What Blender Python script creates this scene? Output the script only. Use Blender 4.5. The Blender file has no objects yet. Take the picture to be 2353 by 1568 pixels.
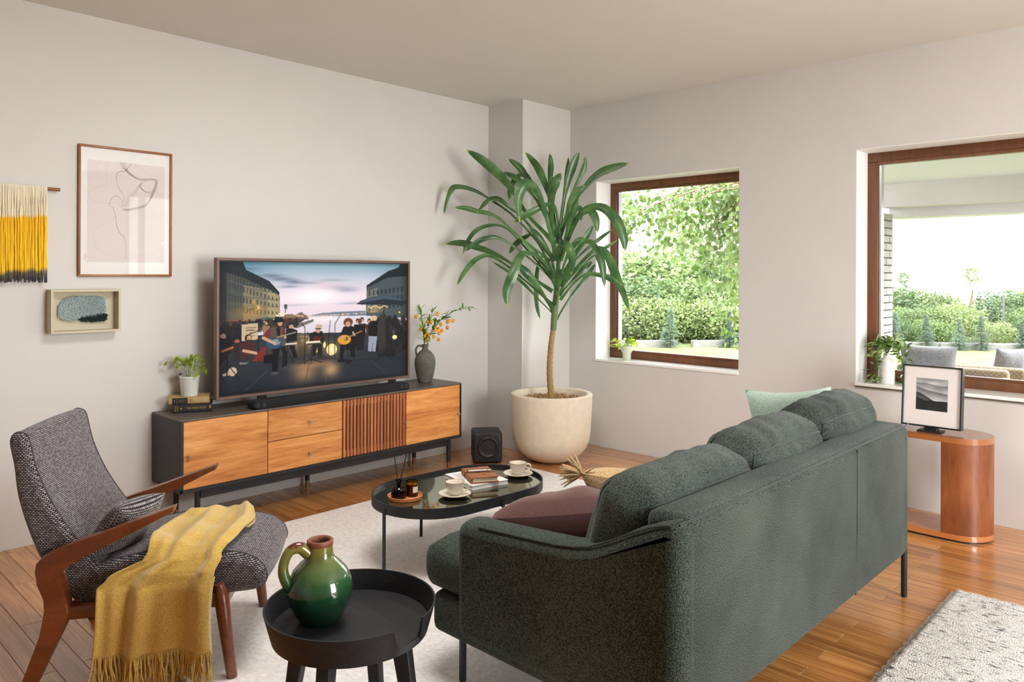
import bpy, bmesh, math, random
import numpy as np
from mathutils import Vector, Matrix, noise

# ------------------------------------------------------------------ camera, sky, light, exposure
SC = bpy.context.scene
COL = SC.collection
PI = math.pi
CAM_H = 1.48
cam_d = bpy.data.cameras.new('camera'); cam = bpy.data.objects.new('camera', cam_d); COL.objects.link(cam)
cam_d.sensor_fit = 'HORIZONTAL'; cam_d.sensor_width = 36.0
cam_d.lens = 36.0 * 1743.3 / 2353.0
cam_d.shift_y = -(784.0 - 630.8) / 2353.0
cam_d.clip_start = 0.05; cam_d.clip_end = 200
cam.matrix_world = Matrix.Translation((0, 0, CAM_H)) @ Matrix.Rotation(0.7639, 4, 'Z') @ Matrix.Rotation(PI / 2, 4, 'X') @ Matrix.Rotation(0.004, 4, 'Z')
SC.camera = cam

world = bpy.data.worlds.new('overcast_sky'); SC.world = world; world.use_nodes = True
wn = world.node_tree.nodes; wl = world.node_tree.links; wn.clear()
w_out = wn.new('ShaderNodeOutputWorld'); w_bg = wn.new('ShaderNodeBackground')
w_bg.inputs['Color'].default_value = (0.94, 0.97, 1.0, 1); w_bg.inputs['Strength'].default_value = 7.5
wl.new(w_bg.outputs[0], w_out.inputs[0])

def area_light(name, loc, target, sx, sy, power, color=(1, 1, 1)):
    d = bpy.data.lights.new(name, 'AREA'); d.shape = 'RECTANGLE'; d.size = sx; d.size_y = sy
    d.energy = power; d.color = color
    o = bpy.data.objects.new(name, d); COL.objects.link(o); o.location = loc
    o.rotation_euler = (Vector(target) - Vector(loc)).to_track_quat('-Z', 'Y').to_euler()
    return o
sun_d = bpy.data.lights.new('sun', 'SUN'); sun_d.energy = 5.0; sun_d.angle = math.radians(22); sun_d.color = (1, 0.96, 0.88)
sun = bpy.data.objects.new('sun', sun_d); COL.objects.link(sun)
sun.rotation_euler = Vector((-0.62, -0.42, -0.66)).to_track_quat('-Z', 'Y').to_euler()
# daylight entering through the glazed doors of the right wall
area_light('daylight_garden_doors', (2.98, 2.68, 1.42), (-4.0, 2.68, 1.25), 1.7, 2.5, 220, (0.975, 0.99, 1.0))
area_light('daylight_corner_door', (2.98, 4.70, 1.42), (-4.0, 4.4, 1.2), 0.95, 2.5, 14, (1, 0.99, 0.97))

SC.view_settings.view_transform = 'Standard'; SC.view_settings.look = 'None'
SC.view_settings.exposure = 0.45; SC.view_settings.gamma = 1.0; SC.view_settings.use_curve_mapping = False
SC.cycles.use_denoising = True
SC.cycles.use_adaptive_sampling = True; SC.cycles.adaptive_threshold = .06; SC.cycles.adaptive_min_samples = 16
SC.cycles.max_bounces = 6; SC.cycles.diffuse_bounces = 4; SC.cycles.glossy_bounces = 3
SC.cycles.transparent_max_bounces = 16; SC.cycles.transmission_bounces = 3
SC.cycles.caustics_reflective = False; SC.cycles.caustics_refractive = False
SC.cycles.sample_clamp_indirect = 6.0

# ------------------------------------------------------------------ mesh helpers
class MB:
    """collects shapes; build() links them as one mesh object"""
    def __init__(s): s.v = []; s.f = []; s.uv = {}
    def add(s, vs, fs, uvs=None):
        o = len(s.v); s.v += [tuple(p) for p in vs]
        for i, f in enumerate(fs):
            if uvs is not None: s.uv[len(s.f)] = uvs[i]
            s.f.append(tuple(k + o for k in f))
        return s
    def bm(s, b):
        b.verts.index_update()
        return s.add([v.co.copy() for v in b.verts], [[v.index for v in f.verts] for f in b.faces])
    def box(s, c, d, rz=0, rx=0, ry=0):
        m = Matrix.Translation(c) @ Matrix.Rotation(rz, 4, 'Z') @ Matrix.Rotation(ry, 4, 'Y') @ Matrix.Rotation(rx, 4, 'X')
        vs = [m @ Vector((x * d[0] / 2, y * d[1] / 2, z * d[2] / 2)) for x in (-1, 1) for y in (-1, 1) for z in (-1, 1)]
        return s.add(vs, [(0, 1, 3, 2), (4, 6, 7, 5), (0, 4, 5, 1), (2, 3, 7, 6), (0, 2, 6, 4), (1, 5, 7, 3)])
    def rbox(s, c, d, r=.01, seg=2, rz=0, rx=0, ry=0):
        b = bmesh.new(); bmesh.ops.create_cube(b, size=1)
        bmesh.ops.scale(b, vec=d, verts=b.verts)
        bmesh.ops.bevel(b, geom=list(b.edges), offset=min(r, min(d) * .49), segments=seg, profile=.5, affect='EDGES')
        m = Matrix.Translation(c) @ Matrix.Rotation(rz, 4, 'Z') @ Matrix.Rotation(ry, 4, 'Y') @ Matrix.Rotation(rx, 4, 'X')
        bmesh.ops.transform(b, matrix=m, verts=b.verts); s.bm(b); b.free(); return s
    def tube(s, pts, r, n=8, cap=True):
        pts = [Vector(p) for p in pts]; k = len(pts); rr = r if hasattr(r, '__len__') else [r] * k
        vs = []; up = None
        for i, p in enumerate(pts):
            t = (pts[min(i + 1, k - 1)] - pts[max(i - 1, 0)]).normalized()
            if up is None: up = Vector((0, 0, 1)) if abs(t.z) < .9 else Vector((1, 0, 0))
            a = t.cross(up).normalized(); b = a.cross(t).normalized(); up = b
            vs += [p + (a * math.cos(2 * PI * j / n) + b * math.sin(2 * PI * j / n)) * rr[i] for j in range(n)]
        fs = [(i * n + j, i * n + (j + 1) % n, (i + 1) * n + (j + 1) % n, (i + 1) * n + j) for i in range(k - 1) for j in range(n)]
        if cap: fs += [tuple(reversed(range(n))), tuple(range((k - 1) * n, k * n))]
        return s.add(vs, fs)
    def lathe(s, prof, n=40, c=(0, 0, 0), sx=1, sy=1, caps=True):
        vs = []; fs = []; k = len(prof)
        for r, z in prof:
            vs += [(c[0] + r * sx * math.cos(2 * PI * j / n), c[1] + r * sy * math.sin(2 * PI * j / n), c[2] + z) for j in range(n)]
        fs = [(i * n + j, i * n + (j + 1) % n, (i + 1) * n + (j + 1) % n, (i + 1) * n + j) for i in range(k - 1) for j in range(n)]
        if caps and prof[0][0] > 1e-5 : fs.append(tuple(reversed(range(n))))
        if caps and prof[-1][0] > 1e-5: fs.append(tuple(range((k - 1) * n, k * n)))
        return s.add(vs, fs)
    def slab(s, outline, t0, t1, mp, bevel=0, seg=2):
        """outline: 2D polygon, extruded t0..t1; mp(a,b,t) -> point; the rim edges are bevelled"""
        b = bmesh.new(); n = len(outline)
        lo = [b.verts.new((p[0], p[1], t0)) for p in outline]; hi = [b.verts.new((p[0], p[1], t1)) for p in outline]
        b.faces.new(list(reversed(lo))); b.faces.new(hi)
        for i in range(n): b.faces.new((lo[i], lo[(i + 1) % n], hi[(i + 1) % n], hi[i]))
        if bevel:
            es = [e for e in b.edges if (e.verts[0].co.z == e.verts[1].co.z)]
            bmesh.ops.bevel(b, geom=es, offset=bevel, segments=seg, profile=.5, affect='EDGES', clamp_overlap=True)
        bmesh.ops.recalc_face_normals(b, faces=b.faces)
        for v in b.verts: v.co = Vector(mp(*v.co))
        s.bm(b); b.free(); return s
    def ico(s, c, r, sub=1, sc=(1, 1, 1)):
        b = bmesh.new(); bmesh.ops.create_icosphere(b, subdivisions=sub, radius=r)
        for v in b.verts: v.co = Vector(c) + Vector((v.co.x * sc[0], v.co.y * sc[1], v.co.z * sc[2]))
        s.bm(b); b.free(); return s
    def grid(s, fn, nu, nv, closed_u=False, uvs=None):
        vs = [fn(i / nu, j / nv) for j in range(nv + 1) for i in range(nu + (0 if closed_u else 1))]
        w = nu if closed_u else nu + 1; fs = []; us = []
        for j in range(nv):
            for i in range(nu):
                i2 = (i + 1) % w
                fs.append((j * w + i, j * w + i2, (j + 1) * w + i2, (j + 1) * w + i))
                if uvs: us.append([uvs(i / nu, j / nv), uvs((i + 1) / nu, j / nv), uvs((i + 1) / nu, (j + 1) / nv), uvs(i / nu, (j + 1) / nv)])
        return s.add(vs, fs, us if uvs else None)
    def build(s, name, mat, parent=None, smooth=35, kind=None):
        me = bpy.data.meshes.new(name); me.from_pydata(s.v, [], s.f); me.validate()
        if s.uv and len(me.polygons) == len(s.f):
            l = me.uv_layers.new(name='UVMap')
            for i, p in enumerate(me.polygons):
                if i in s.uv:
                    for k, li in enumerate(p.loop_indices): l.data[li].uv = s.uv[i][k]
        b = bmesh.new(); b.from_mesh(me); bmesh.ops.recalc_face_normals(b, faces=b.faces); b.to_mesh(me); b.free()
        if smooth:
            me.shade_smooth(); me.set_sharp_from_angle(angle=math.radians(smooth))
        if mat: me.materials.append(MAT[mat] if isinstance(mat, str) else mat)
        o = bpy.data.objects.new(name, me); COL.objects.link(o)
        if parent: o.parent = parent
        if kind: o['kind'] = kind
        return o

def thing(name, label, cat, loc=(0, 0, 0), rz=0, group=None, kind=None):
    o = bpy.data.objects.new(name, None); COL.objects.link(o); o.empty_display_size = .05
    o.location = loc; o.rotation_euler = (0, 0, rz); tag(o, label, cat, group, kind); return o
def tag(o, label, cat, group=None, kind=None):
    o['label'] = label; o['category'] = cat
    if group: o['group'] = group
    if kind: o['kind'] = kind
    return o
def struct(o, label, cat): return tag(o, label, cat, None, 'structure')
def dup(root, loc, rz, label, group=None):
    r = root.copy(); COL.objects.link(r); r.location = loc; r.rotation_euler = (0, 0, rz); r['label'] = label
    if group: r['group'] = group
    for ch in list(root.children):
        c = ch.copy(); COL.objects.link(c); c.parent = r
        for g in ch.children:
            d = g.copy(); COL.objects.link(d); d.parent = c
    return r
def crom(pts, n):
    """Catmull-Rom resample to n points"""
    P = [Vector(p) for p in pts]; P = [P[0] * 2 - P[1]] + P + [P[-1] * 2 - P[-2]]; k = len(P) - 3; out = []
    for i in range(n):
        x = i / (n - 1) * k; j = min(int(x), k - 1); t = x - j; a, b, c, d = P[j:j + 4]
        out.append(.5 * ((2 * b) + (c - a) * t + (2 * a - 5 * b + 4 * c - d) * t * t + (3 * b - a - 3 * c + d) * t ** 3))
    return out
def soft_pt(q, H, r, bulge, wr, wf, so):
    u = Vector([math.copysign(abs(c) ** .85, c) for c in q])
    p = Vector((u.x * H.x, u.y * H.y, u.z * H.z)); inner = Vector([max(-(H[i] - r), min(H[i] - r, p[i])) for i in range(3)])
    dv = p - inner
    if dv.length > 1e-9:
        p = inner + dv.normalized() * (min(r, dv.length) if sum(1 for i in range(3) if abs(q[i]) > .999) < 2 else r)
    bx = (1 - q.x ** 2); by = (1 - q.y ** 2); bz = (1 - q.z ** 2)
    for i, (e, fct) in enumerate(((q.x, by * bz), (q.y, bx * bz), (q.z, bx * by))):
        p[i] += math.copysign(1, e) * (abs(e) ** 3) * fct * bulge[i]
    if wr:
        w = Vector((p.x * wf[0], p.y * wf[1], p.z * wf[2])) + so
        p += p.normalized() * (noise.noise(w) + .5 * noise.noise(w * 2.3)) * wr
    return p
def soft_box(w, d, h, r, bulge=(0, 0, 0), n=10, wr=0, wf=(6, 6, 6), seed=0, seams=()):
    """rounded upholstered block centred at the origin; bulge per axis; wr = wrinkle depth; seams: paths on the cube -> list of polylines in .seams"""
    mb = MB(); b = bmesh.new(); bmesh.ops.create_cube(b, size=2)
    bmesh.ops.subdivide_edges(b, edges=list(b.edges), cuts=n, use_grid_fill=True)
    H = Vector((w / 2, d / 2, h / 2)); so = Vector((seed * 7.3, seed * 3.1, seed * 1.7))
    for v in b.verts: v.co = soft_pt(v.co.copy(), H, r, bulge, wr, wf, so)
    mb.bm(b); b.free()
    mb.seams = [[soft_pt(Vector(q), H, r, bulge, wr, wf, so) for q in path] for path in seams]
    return mb
def move(mb, m):
    mb.v = [tuple(m @ Vector(p)) for p in mb.v]; return mb
def loft_profile(outline, t0, t1, r=.02, crown=.0, n=72, smooth_it=True, nt=10):
    """upholstered shape: closed (s,z) outline swept over t0..t1 with rounded sides; cloth coordinates in metres"""
    P = [Vector((p[0], p[1], 0)) for p in outline]
    if smooth_it:
        k = len(P); Q = []
        for i in range(k):
            a, b_, c, d = P[i - 1], P[i], P[(i + 1) % k], P[(i + 2) % k]
            for j in range(max(2, n // k)):
                t = j / max(2, n // k); Q.append(.5 * ((2 * b_) + (c - a) * t + (2 * a - 5 * b_ + 4 * c - d) * t * t + (3 * b_ - a - 3 * c + d) * t ** 3))
        P = Q
    k = len(P); area = sum(P[i].x * P[(i + 1) % k].y - P[(i + 1) % k].x * P[i].y for i in range(k)); sg = 1 if area > 0 else -1
    nr = []
    for i in range(k):
        d = (P[(i + 1) % k] - P[i - 1]).normalized(); nr.append(Vector((-d.y, d.x, 0)) * sg)
    arc = [0.0]
    for i in range(k): arc.append(arc[-1] + (P[(i + 1) % k] - P[i]).length)
    secs = [(t0, r), (t0 + r * .12, r * .52), (t0 + r * .5, r * .13), (t0 + r, 0)] + [(t0 + r + (t1 - t0 - 2 * r) * i / nt, -crown * math.sin(PI * i / nt)) for i in range(1, nt)] + [(t1 - r, 0), (t1 - r * .5, r * .13), (t1 - r * .12, r * .52), (t1, r)]
    mb = MB(); vs = []; fs = []; us = []
    for t, ins in secs: vs += [(P[i].x + nr[i].x * ins, t, P[i].y + nr[i].y * ins) for i in range(k)]
    for j in range(len(secs) - 1):
        for i in range(k):
            i2 = (i + 1) % k; fs.append((j * k + i, j * k + i2, (j + 1) * k + i2, (j + 1) * k + i)); ta, tb = secs[j][0], secs[j + 1][0]
            us.append([(vs[k_][0], vs[k_][2]) for k_ in fs[-1]] if (j < 3 or j > len(secs) - 5) else [(ta, arc[i]), (ta, arc[i + 1]), (tb, arc[i + 1]), (tb, arc[i])])
    for base in (0, (len(secs) - 1) * k):
        q0 = len(vs); vs += [vs[base + i] for i in range(k)]; fs.append(tuple(range(q0, q0 + k))); us.append([(vs[base + i][0], vs[base + i][2]) for i in range(k)])
    mb.add(vs, fs, us); mb.rim = [vs[3 * k + i] for i in range(k)], [vs[(len(secs) - 4) * k + i] for i in range(k)]
    return mb
def pillow_mb(w, h, t, n=22, seed=0, wr=.006, sag=.07, sharp=.55):
    """throw cushion lying in the XZ plane, thickness along Y, base at z=0"""
    mb = MB(); so = Vector((seed * 5.1, seed, 0))
    def pt(u, v, sd):
        a = u * 2 - 1; c = v * 2 - 1
        x = w / 2 * a * (1 - sag * (1 - c * c)); z = h / 2 * c * (1 - sag * (1 - a * a)) + h / 2
        th = t / 2 * (max(0, 1 - abs(a) ** 2.6) ** sharp) * (max(0, 1 - abs(c) ** 2.6) ** sharp)
        th += wr * noise.noise(Vector((x * 9, z * 9, sd * 3)) + so) * (1 - a ** 4) * (1 - c ** 4)
        return (x, sd * th, z)
    mb.grid(lambda u, v: pt(u, v, 1), n, n, uvs=lambda u, v: (u * w, v * h)); mb.grid(lambda u, v: pt(u, v, -1), n, n, uvs=lambda u, v: (u * w, v * h))
    return mb

# ------------------------------------------------------------------ materials
MAT = {}
def srgb(r, g, b):
    f = lambda c: ((c / 255) / 12.92 if c / 255 <= .04045 else ((c / 255 + .055) / 1.055) ** 2.4)
    return (f(r), f(g), f(b), 1)
def new_mat(name):
    m = bpy.data.materials.new(name); m.use_nodes = True; MAT[name] = m
    nt = m.node_tree; nt.nodes.clear()
    out = nt.nodes.new('ShaderNodeOutputMaterial'); p = nt.nodes.new('ShaderNodeBsdfPrincipled'); nt.links.new(p.outputs[0], out.inputs[0])
    return m, nt, p
def setp(p, color=None, rough=None, metal=None, coat=None, spec=None, sheen=None, trans=None, coat_r=None):
    if color is not None: p.inputs['Base Color'].default_value = color
    if rough is not None: p.inputs['Roughness'].default_value = rough
    if metal is not None: p.inputs['Metallic'].default_value = metal
    if coat is not None: p.inputs['Coat Weight'].default_value = coat
    if coat_r is not None: p.inputs['Coat Roughness'].default_value = coat_r
    if spec is not None: p.inputs['Specular IOR Level'].default_value = spec
    if sheen is not None: p.inputs['Sheen Weight'].default_value = sheen; p.inputs['Sheen Roughness'].default_value = .5
    if trans is not None: p.inputs['Transmission Weight'].default_value = trans
def N(nt, t, **kw):
    n = nt.nodes.new(t)
    for k, v in kw.items():
        if k in n.inputs: n.inputs[k].default_value = v
        else: setattr(n, k, v)
    return n
def ramp(nt, fac, stops):
    r = nt.nodes.new('ShaderNodeValToRGB'); e = r.color_ramp.elements
    while len(e) < len(stops): e.new(.5)
    for i, (p, c) in enumerate(stops): e[i].position = p; e[i].color = c
    nt.links.new(fac, r.inputs[0]); return r.outputs[0]
def coords(nt, scale=(1, 1, 1), rot=(0, 0, 0), kind='Object', loc_socket=None):
    tc = nt.nodes.new('ShaderNodeTexCoord'); mp = nt.nodes.new('ShaderNodeMapping')
    mp.inputs['Scale'].default_value = scale; mp.inputs['Rotation'].default_value = rot
    nt.links.new(tc.outputs[kind], mp.inputs['Vector'])
    if loc_socket is not None: nt.links.new(loc_socket, mp.inputs['Location'])
    return mp.outputs[0]
def bump(nt, p, h, strength=.2, dist=.01):
    b = N(nt, 'ShaderNodeBump', Strength=strength, Distance=dist); nt.links.new(h, b.inputs['Height']); nt.links.new(b.outputs[0], p.inputs['Normal'])
def plain(name, color, rough=.5, var=.06, scale=30, bmp=0, bscale=None, **kw):
    """paint, metal, ceramic, plastic: one colour with a faint procedural variation"""
    m, nt, p = new_mat(name); setp(p, color, rough, **kw)
    v = coords(nt); nz = N(nt, 'ShaderNodeTexNoise', Scale=scale, Detail=3.0); nt.links.new(v, nz.inputs['Vector'])
    lo = tuple(c * (1 - var) for c in color[:3]) + (1,); hi = tuple(min(1, c * (1 + var)) for c in color[:3]) + (1,)
    nt.links.new(ramp(nt, nz.outputs['Fac'], [(.3, lo), (.7, hi)]), p.inputs['Base Color'])
    if bmp:
        n2 = N(nt, 'ShaderNodeTexNoise', Scale=bscale or scale, Detail=4.0); nt.links.new(v, n2.inputs['Vector']); bump(nt, p, n2.outputs['Fac'], bmp, .004)
    return m
def wood(name, cs, scale=(2, 26, 26), rough=.4, rings=1.6, rnd=True, fine=1.0, contrast=(.25, .75), kind='Object', **kw):
    """grain stretched along the axis with the smallest scale; every object gets its own cut"""
    m, nt, p = new_mat(name); setp(p, None, rough, **kw)
    loc = None
    if rnd:
        oi = nt.nodes.new('ShaderNodeObjectInfo'); cx = N(nt, 'ShaderNodeMath', operation='MULTIPLY'); cx.inputs[1].default_value = 37.0
        nt.links.new(oi.outputs['Random'], cx.inputs[0]); cm = nt.nodes.new('ShaderNodeCombineXYZ')
        for k in range(3): nt.links.new(cx.outputs[0], cm.inputs[k])
        loc = cm.outputs[0]
    v = coords(nt, scale, kind=kind, loc_socket=loc)
    a = N(nt, 'ShaderNodeTexNoise', Scale=1.0, Detail=5.0, Distortion=rings); nt.links.new(v, a.inputs['Vector'])
    b = N(nt, 'ShaderNodeTexNoise', Scale=6.0, Detail=6.0, Roughness=.7); nt.links.new(v, b.inputs['Vector'])
    mx = N(nt, 'ShaderNodeMix', data_type='FLOAT'); mx.inputs[0].default_value = .38 * fine
    nt.links.new(a.outputs['Fac'], mx.inputs[2]); nt.links.new(b.outputs['Fac'], mx.inputs[3])
    k = len(cs); lo, hi = contrast
    col = ramp(nt, mx.outputs[0], [(lo + (hi - lo) * i / (k - 1), c) for i, c in enumerate(cs)])
    if rnd:
        hs = nt.nodes.new('ShaderNodeHueSaturation'); mr = N(nt, 'ShaderNodeMapRange'); mr.inputs[3].default_value = .78; mr.inputs[4].default_value = 1.2
        nt.links.new(oi.outputs['Random'], mr.inputs[0]); nt.links.new(mr.outputs[0], hs.inputs['Value']); nt.links.new(col, hs.inputs['Color']); col = hs.outputs[0]
    nt.links.new(col, p.inputs['Base Color']); bump(nt, p, b.outputs['Fac'], .05, .002)
    return m
def fabric(name, c1, c2, scale=420, mid=.5, width=.12, rough=.95, sheen=.3, bmp=.35, big=3, weave=0):
    """cloth: fine mottled yarn noise between two colours"""
    m, nt, p = new_mat(name); setp(p, c1, rough, sheen=sheen, spec=.2)
    v = coords(nt); a = N(nt, 'ShaderNodeTexNoise', Scale=scale, Detail=2.0); nt.links.new(v, a.inputs['Vector'])
    b = N(nt, 'ShaderNodeTexNoise', Scale=big, Detail=3.0); nt.links.new(v, b.inputs['Vector'])
    mx = N(nt, 'ShaderNodeMix', data_type='FLOAT'); mx.inputs[0].default_value = .22
    nt.links.new(a.outputs['Fac'], mx.inputs[2]); nt.links.new(b.outputs['Fac'], mx.inputs[3])
    nt.links.new(ramp(nt, mx.outputs[0], [(mid - width, c1), (mid + width, c2)]), p.inputs['Base Color'])
    bump(nt, p, a.outputs['Fac'], bmp, .003); return m

plain('wall_paint', (.645, .622, .594, 1), .9, .012, 3, .04, 500)
plain('ceiling_paint', (.70, .675, .635, 1), .95, .012, 3, .05, 400)
plain('reveal_white', (.90, .885, .86, 1), .7, .01, 4)
plain('sill_white', (.90, .89, .87, 1), .18, .01, 4)
plain('sill_edge', (.09, .075, .05, 1), .6)
plain('subfloor', (.035, .014, .006, 1), .9)
wood('plank_wood', [srgb(126, 74, 33), srgb(174, 113, 56), srgb(202, 142, 81), srgb(224, 173, 114)], (1.3, 34, 20), .3, 1.2, contrast=(.3, .72), coat=.8, coat_r=.16)
wood('window_wood', [srgb(74, 42, 22), srgb(104, 62, 34), srgb(122, 76, 46)], (20, 20, 3), .45, .8)
wood('walnut', [srgb(150, 84, 36), srgb(200, 126, 62), srgb(224, 152, 84), srgb(238, 178, 112)], (9, .8, 9), .4, 1.5, fine=1.4, contrast=(.32, .68))
wood('slat_wood', [srgb(140, 80, 48), srgb(176, 108, 68), srgb(204, 136, 92)], (30, 30, 2), .5, .8)
wood('chair_wood', [srgb(78, 36, 16), srgb(108, 54, 26), srgb(132, 72, 38)], (6, 30, 14), .32, .9, coat=.3)
wood('side_table_wood', [srgb(98, 50, 24), srgb(134, 74, 38), srgb(158, 94, 52)], (7, 7, 1.3), .4, 2.0, contrast=(.3, .7))
wood('side_table_rim', [srgb(142, 82, 40), srgb(172, 106, 56), srgb(186, 122, 70)], (3, 3, 40), .3, .8, coat=.9, coat_r=.12)
wood('black_ash', [(.006, .006, .008, 1), (.012, .012, .014, 1), (.026, .025, .026, 1)], (3, 30, 30), .5, .9, rnd=False, spec=.3)
plain('console_black', (.014, .0145, .017, 1), .5, .1, 60, .05, 300)
plain('console_top', (.11, .092, .078, 1), .42, .08, 40, .05, 400)
plain('metal_black', (.012, .013, .016, 1), .45, .05)
plain('copper', (.42, .21, .14, 1), .3, .05, metal=.9)
plain('brass', (.52, .38, .24, 1), .3, .05, metal=.9)
plain('tv_frame', srgb(112, 86, 74), .45, .04)
plain('tv_black', (.01, .01, .011, 1), .4)
fabric('speaker_cloth', (.006, .006, .007, 1), (.022, .022, .024, 1), 900, rough=.8, sheen=.05)
plain('sub_body', (.018, .018, .019, 1), .55, .05, 200, .05, 600)
plain('sub_cone', (.012, .012, .013, 1), .38, .05)
plain('pot_stone', srgb(222, 210, 188), .85, .05, 18, .06, 220)
plain('pot_inside', srgb(150, 122, 84), .9)
plain('pebble', srgb(176, 140, 98), .9, .35, 60)
plain('soil', srgb(60, 40, 26), .95, .3, 120, .4, 200)
plain('trunk_bark', srgb(160, 130, 88), .85, .15, 60, .5, 90)
plain('ceramic_white', srgb(222, 226, 218), .45, .02)
plain('ceramic_sage', srgb(196, 204, 180), .5, .03)
plain('bottle_white', srgb(226, 222, 220), .35, .02)
plain('paper', srgb(240, 238, 236), .8, .01)
plain('page', srgb(232, 220, 196), .9, .08, 200)
plain('art_tint', srgb(226, 216, 214), .8, .01)
plain('ink', (.08, .07, .07, 1), .8)
plain('ink_grey', srgb(168, 160, 160), .8)
wood('frame_wood', [srgb(116, 66, 28), srgb(146, 88, 42), srgb(166, 106, 56)], (12, 3, 3), .4, .8)
plain('box_cream', srgb(196, 186, 160), .7, .02)
plain('leather', srgb(156, 98, 62), .5, .08, 25, .1, 160)
plain('chrome', (.62, .62, .64, 1), .22, .03, metal=1.0)
plain('gold_foil', srgb(196, 164, 70), .4, .08, metal=.5)
plain('book_black', srgb(36, 34, 38), .55, .1)
plain('book_tan', srgb(176, 148, 100), .75, .12, 50)
plain('book_label', srgb(30, 27, 26), .7, .1)
plain('faded_print', srgb(120, 112, 84), .8)
plain('photo_black', (.012, .012, .012, 1), .35)
plain('photo_mat', srgb(222, 214, 210), .7, .01)
plain('porch_white', (.62, .615, .60, 1), .9, .02)
plain('porch_beam', (.55, .535, .49, 1), .9, .02)
plain('brick_white', (.36, .345, .325, 1), .9, .06, 8, .2, 60)
plain('mortar', (.09, .085, .08, 1), .95)
plain('kerb_stone', (.2, .19, .175, 1), .9, .1, 12)
plain('terrace_stone', (.30, .29, .27, 1), .9, .05, 5)
plain('wire', (.10, .11, .10, 1), .5, .05, metal=.4)
plain('wax', srgb(214, 166, 62), .6)
plain('cork_tray', srgb(206, 130, 78), .55, .05, 30)
plain('reed', (.008, .007, .006, 1), .7)
fabric('sofa_cloth', srgb(22, 27, 23), srgb(78, 88, 80), 300, .5, .085, sheen=.08, bmp=.5)
fabric('sofa_seam', srgb(20, 25, 22), srgb(46, 54, 48), 300)
fabric('piping_cloth', srgb(52, 48, 50), srgb(84, 78, 80), 300)
fabric('plum_linen', srgb(82, 54, 52), srgb(108, 74, 70), 360, sheen=.4)
fabric('mint_velvet', srgb(140, 164, 150), srgb(168, 190, 176), 160, sheen=.8)
fabric('beige_knit', srgb(170, 138, 96), srgb(212, 184, 142), 200, bmp=.8)
fabric('mustard_wool', srgb(176, 142, 60), srgb(204, 172, 92), 260, sheen=.5)
fabric('rug_grey', srgb(222, 216, 212), srgb(240, 235, 232), 60, big=4, bmp=.5)
fabric('outdoor_grey', srgb(108, 108, 114), srgb(130, 130, 135), 60)
fabric('tuft_blue', srgb(140, 160, 162), srgb(212, 224, 224), 300)
fabric('tuft_dark', srgb(8, 24, 24), srgb(26, 48, 46), 300)
fabric('yarn_cream', srgb(208, 196, 168), srgb(236, 228, 206), 200)

def speckle_rug():
    m, nt, p = new_mat('rug_speckled'); setp(p, None, .95, sheen=.3, spec=.1)
    v = coords(nt, (26, 70, 60), (0, 0, .35)); a = N(nt, 'ShaderNodeTexNoise', Scale=1.0, Detail=2.0); nt.links.new(v, a.inputs['Vector'])
    v2 = coords(nt); b = N(nt, 'ShaderNodeTexNoise', Scale=160.0, Detail=2.0); nt.links.new(v2, b.inputs['Vector'])
    col = ramp(nt, a.outputs['Fac'], [(.30, srgb(70, 66, 70)), (.37, srgb(176, 170, 166)), (.44, srgb(214, 209, 202)), (.7, srgb(232, 228, 220))])
    nt.links.new(col, p.inputs['Base Color']); bump(nt, p, b.outputs['Fac'], .9, .012)
speckle_rug()
def tweed():
    """black and white basket weave in cloth coordinates (metres)"""
    m, nt, p = new_mat('tweed'); setp(p, None, .95, sheen=.2, spec=.15)
    tc = nt.nodes.new('ShaderNodeTexCoord'); mp = nt.nodes.new('ShaderNodeMapping'); nt.links.new(tc.outputs['UV'], mp.inputs[0])
    mp.inputs['Scale'].default_value = (100, 100, 100)
    br = N(nt, 'ShaderNodeTexBrick', Scale=1.0); br.offset = .5
    br.inputs['Color1'].default_value = srgb(176, 168, 168); br.inputs['Color2'].default_value = srgb(112, 104, 106); br.inputs['Mortar'].default_value = srgb(26, 23, 26)
    br.inputs['Mortar Size'].default_value = .17; br.inputs['Mortar Smooth'].default_value = .4; br.inputs['Brick Width'].default_value = 1.1; br.inputs['Row Height'].default_value = .62
    nt.links.new(mp.outputs[0], br.inputs['Vector'])
    nt.links.new(br.outputs['Color'], p.inputs['Base Color'])
    inv = N(nt, 'ShaderNodeMath', operation='SUBTRACT'); inv.inputs[0].default_value = 1; nt.links.new(br.outputs['Fac'], inv.inputs[1])
    bump(nt, p, inv.outputs[0], .5, .003)
tweed()
def glass_pane(name, tint=(1, 1, 1, 1), ior=1.45):
    m = bpy.data.materials.new(name); m.use_nodes = True; MAT[name] = m; nt = m.node_tree; nt.nodes.clear()
    out = nt.nodes.new('ShaderNodeOutputMaterial'); t = N(nt, 'ShaderNodeBsdfTransparent', Color=tint); g = N(nt, 'ShaderNodeBsdfGlossy', Roughness=.02)
    fr = N(nt, 'ShaderNodeFresnel'); mx = nt.nodes.new('ShaderNodeMixShader')
    ge = nt.nodes.new('ShaderNodeNewGeometry'); mr = N(nt, 'ShaderNodeMapRange'); mr.inputs[3].default_value = ior; mr.inputs[4].default_value = 1 / ior   # the thin pane does not bend light: same reflectance on both faces
    nt.links.new(ge.outputs['Backfacing'], mr.inputs[0]); nt.links.new(mr.outputs[0], fr.inputs[0])
    nt.links.new(fr.outputs[0], mx.inputs[0]); nt.links.new(t.outputs[0], mx.inputs[1]); nt.links.new(g.outputs[0], mx.inputs[2]); nt.links.new(mx.outputs[0], out.inputs[0])
glass_pane('window_glass'); glass_pane('picture_glass', ior=1.5); glass_pane('amber_glass', (.30, .13, .03, 1), 1.5); glass_pane('candle_glass', (.55, .36, .08, 1), 1.5)
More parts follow.
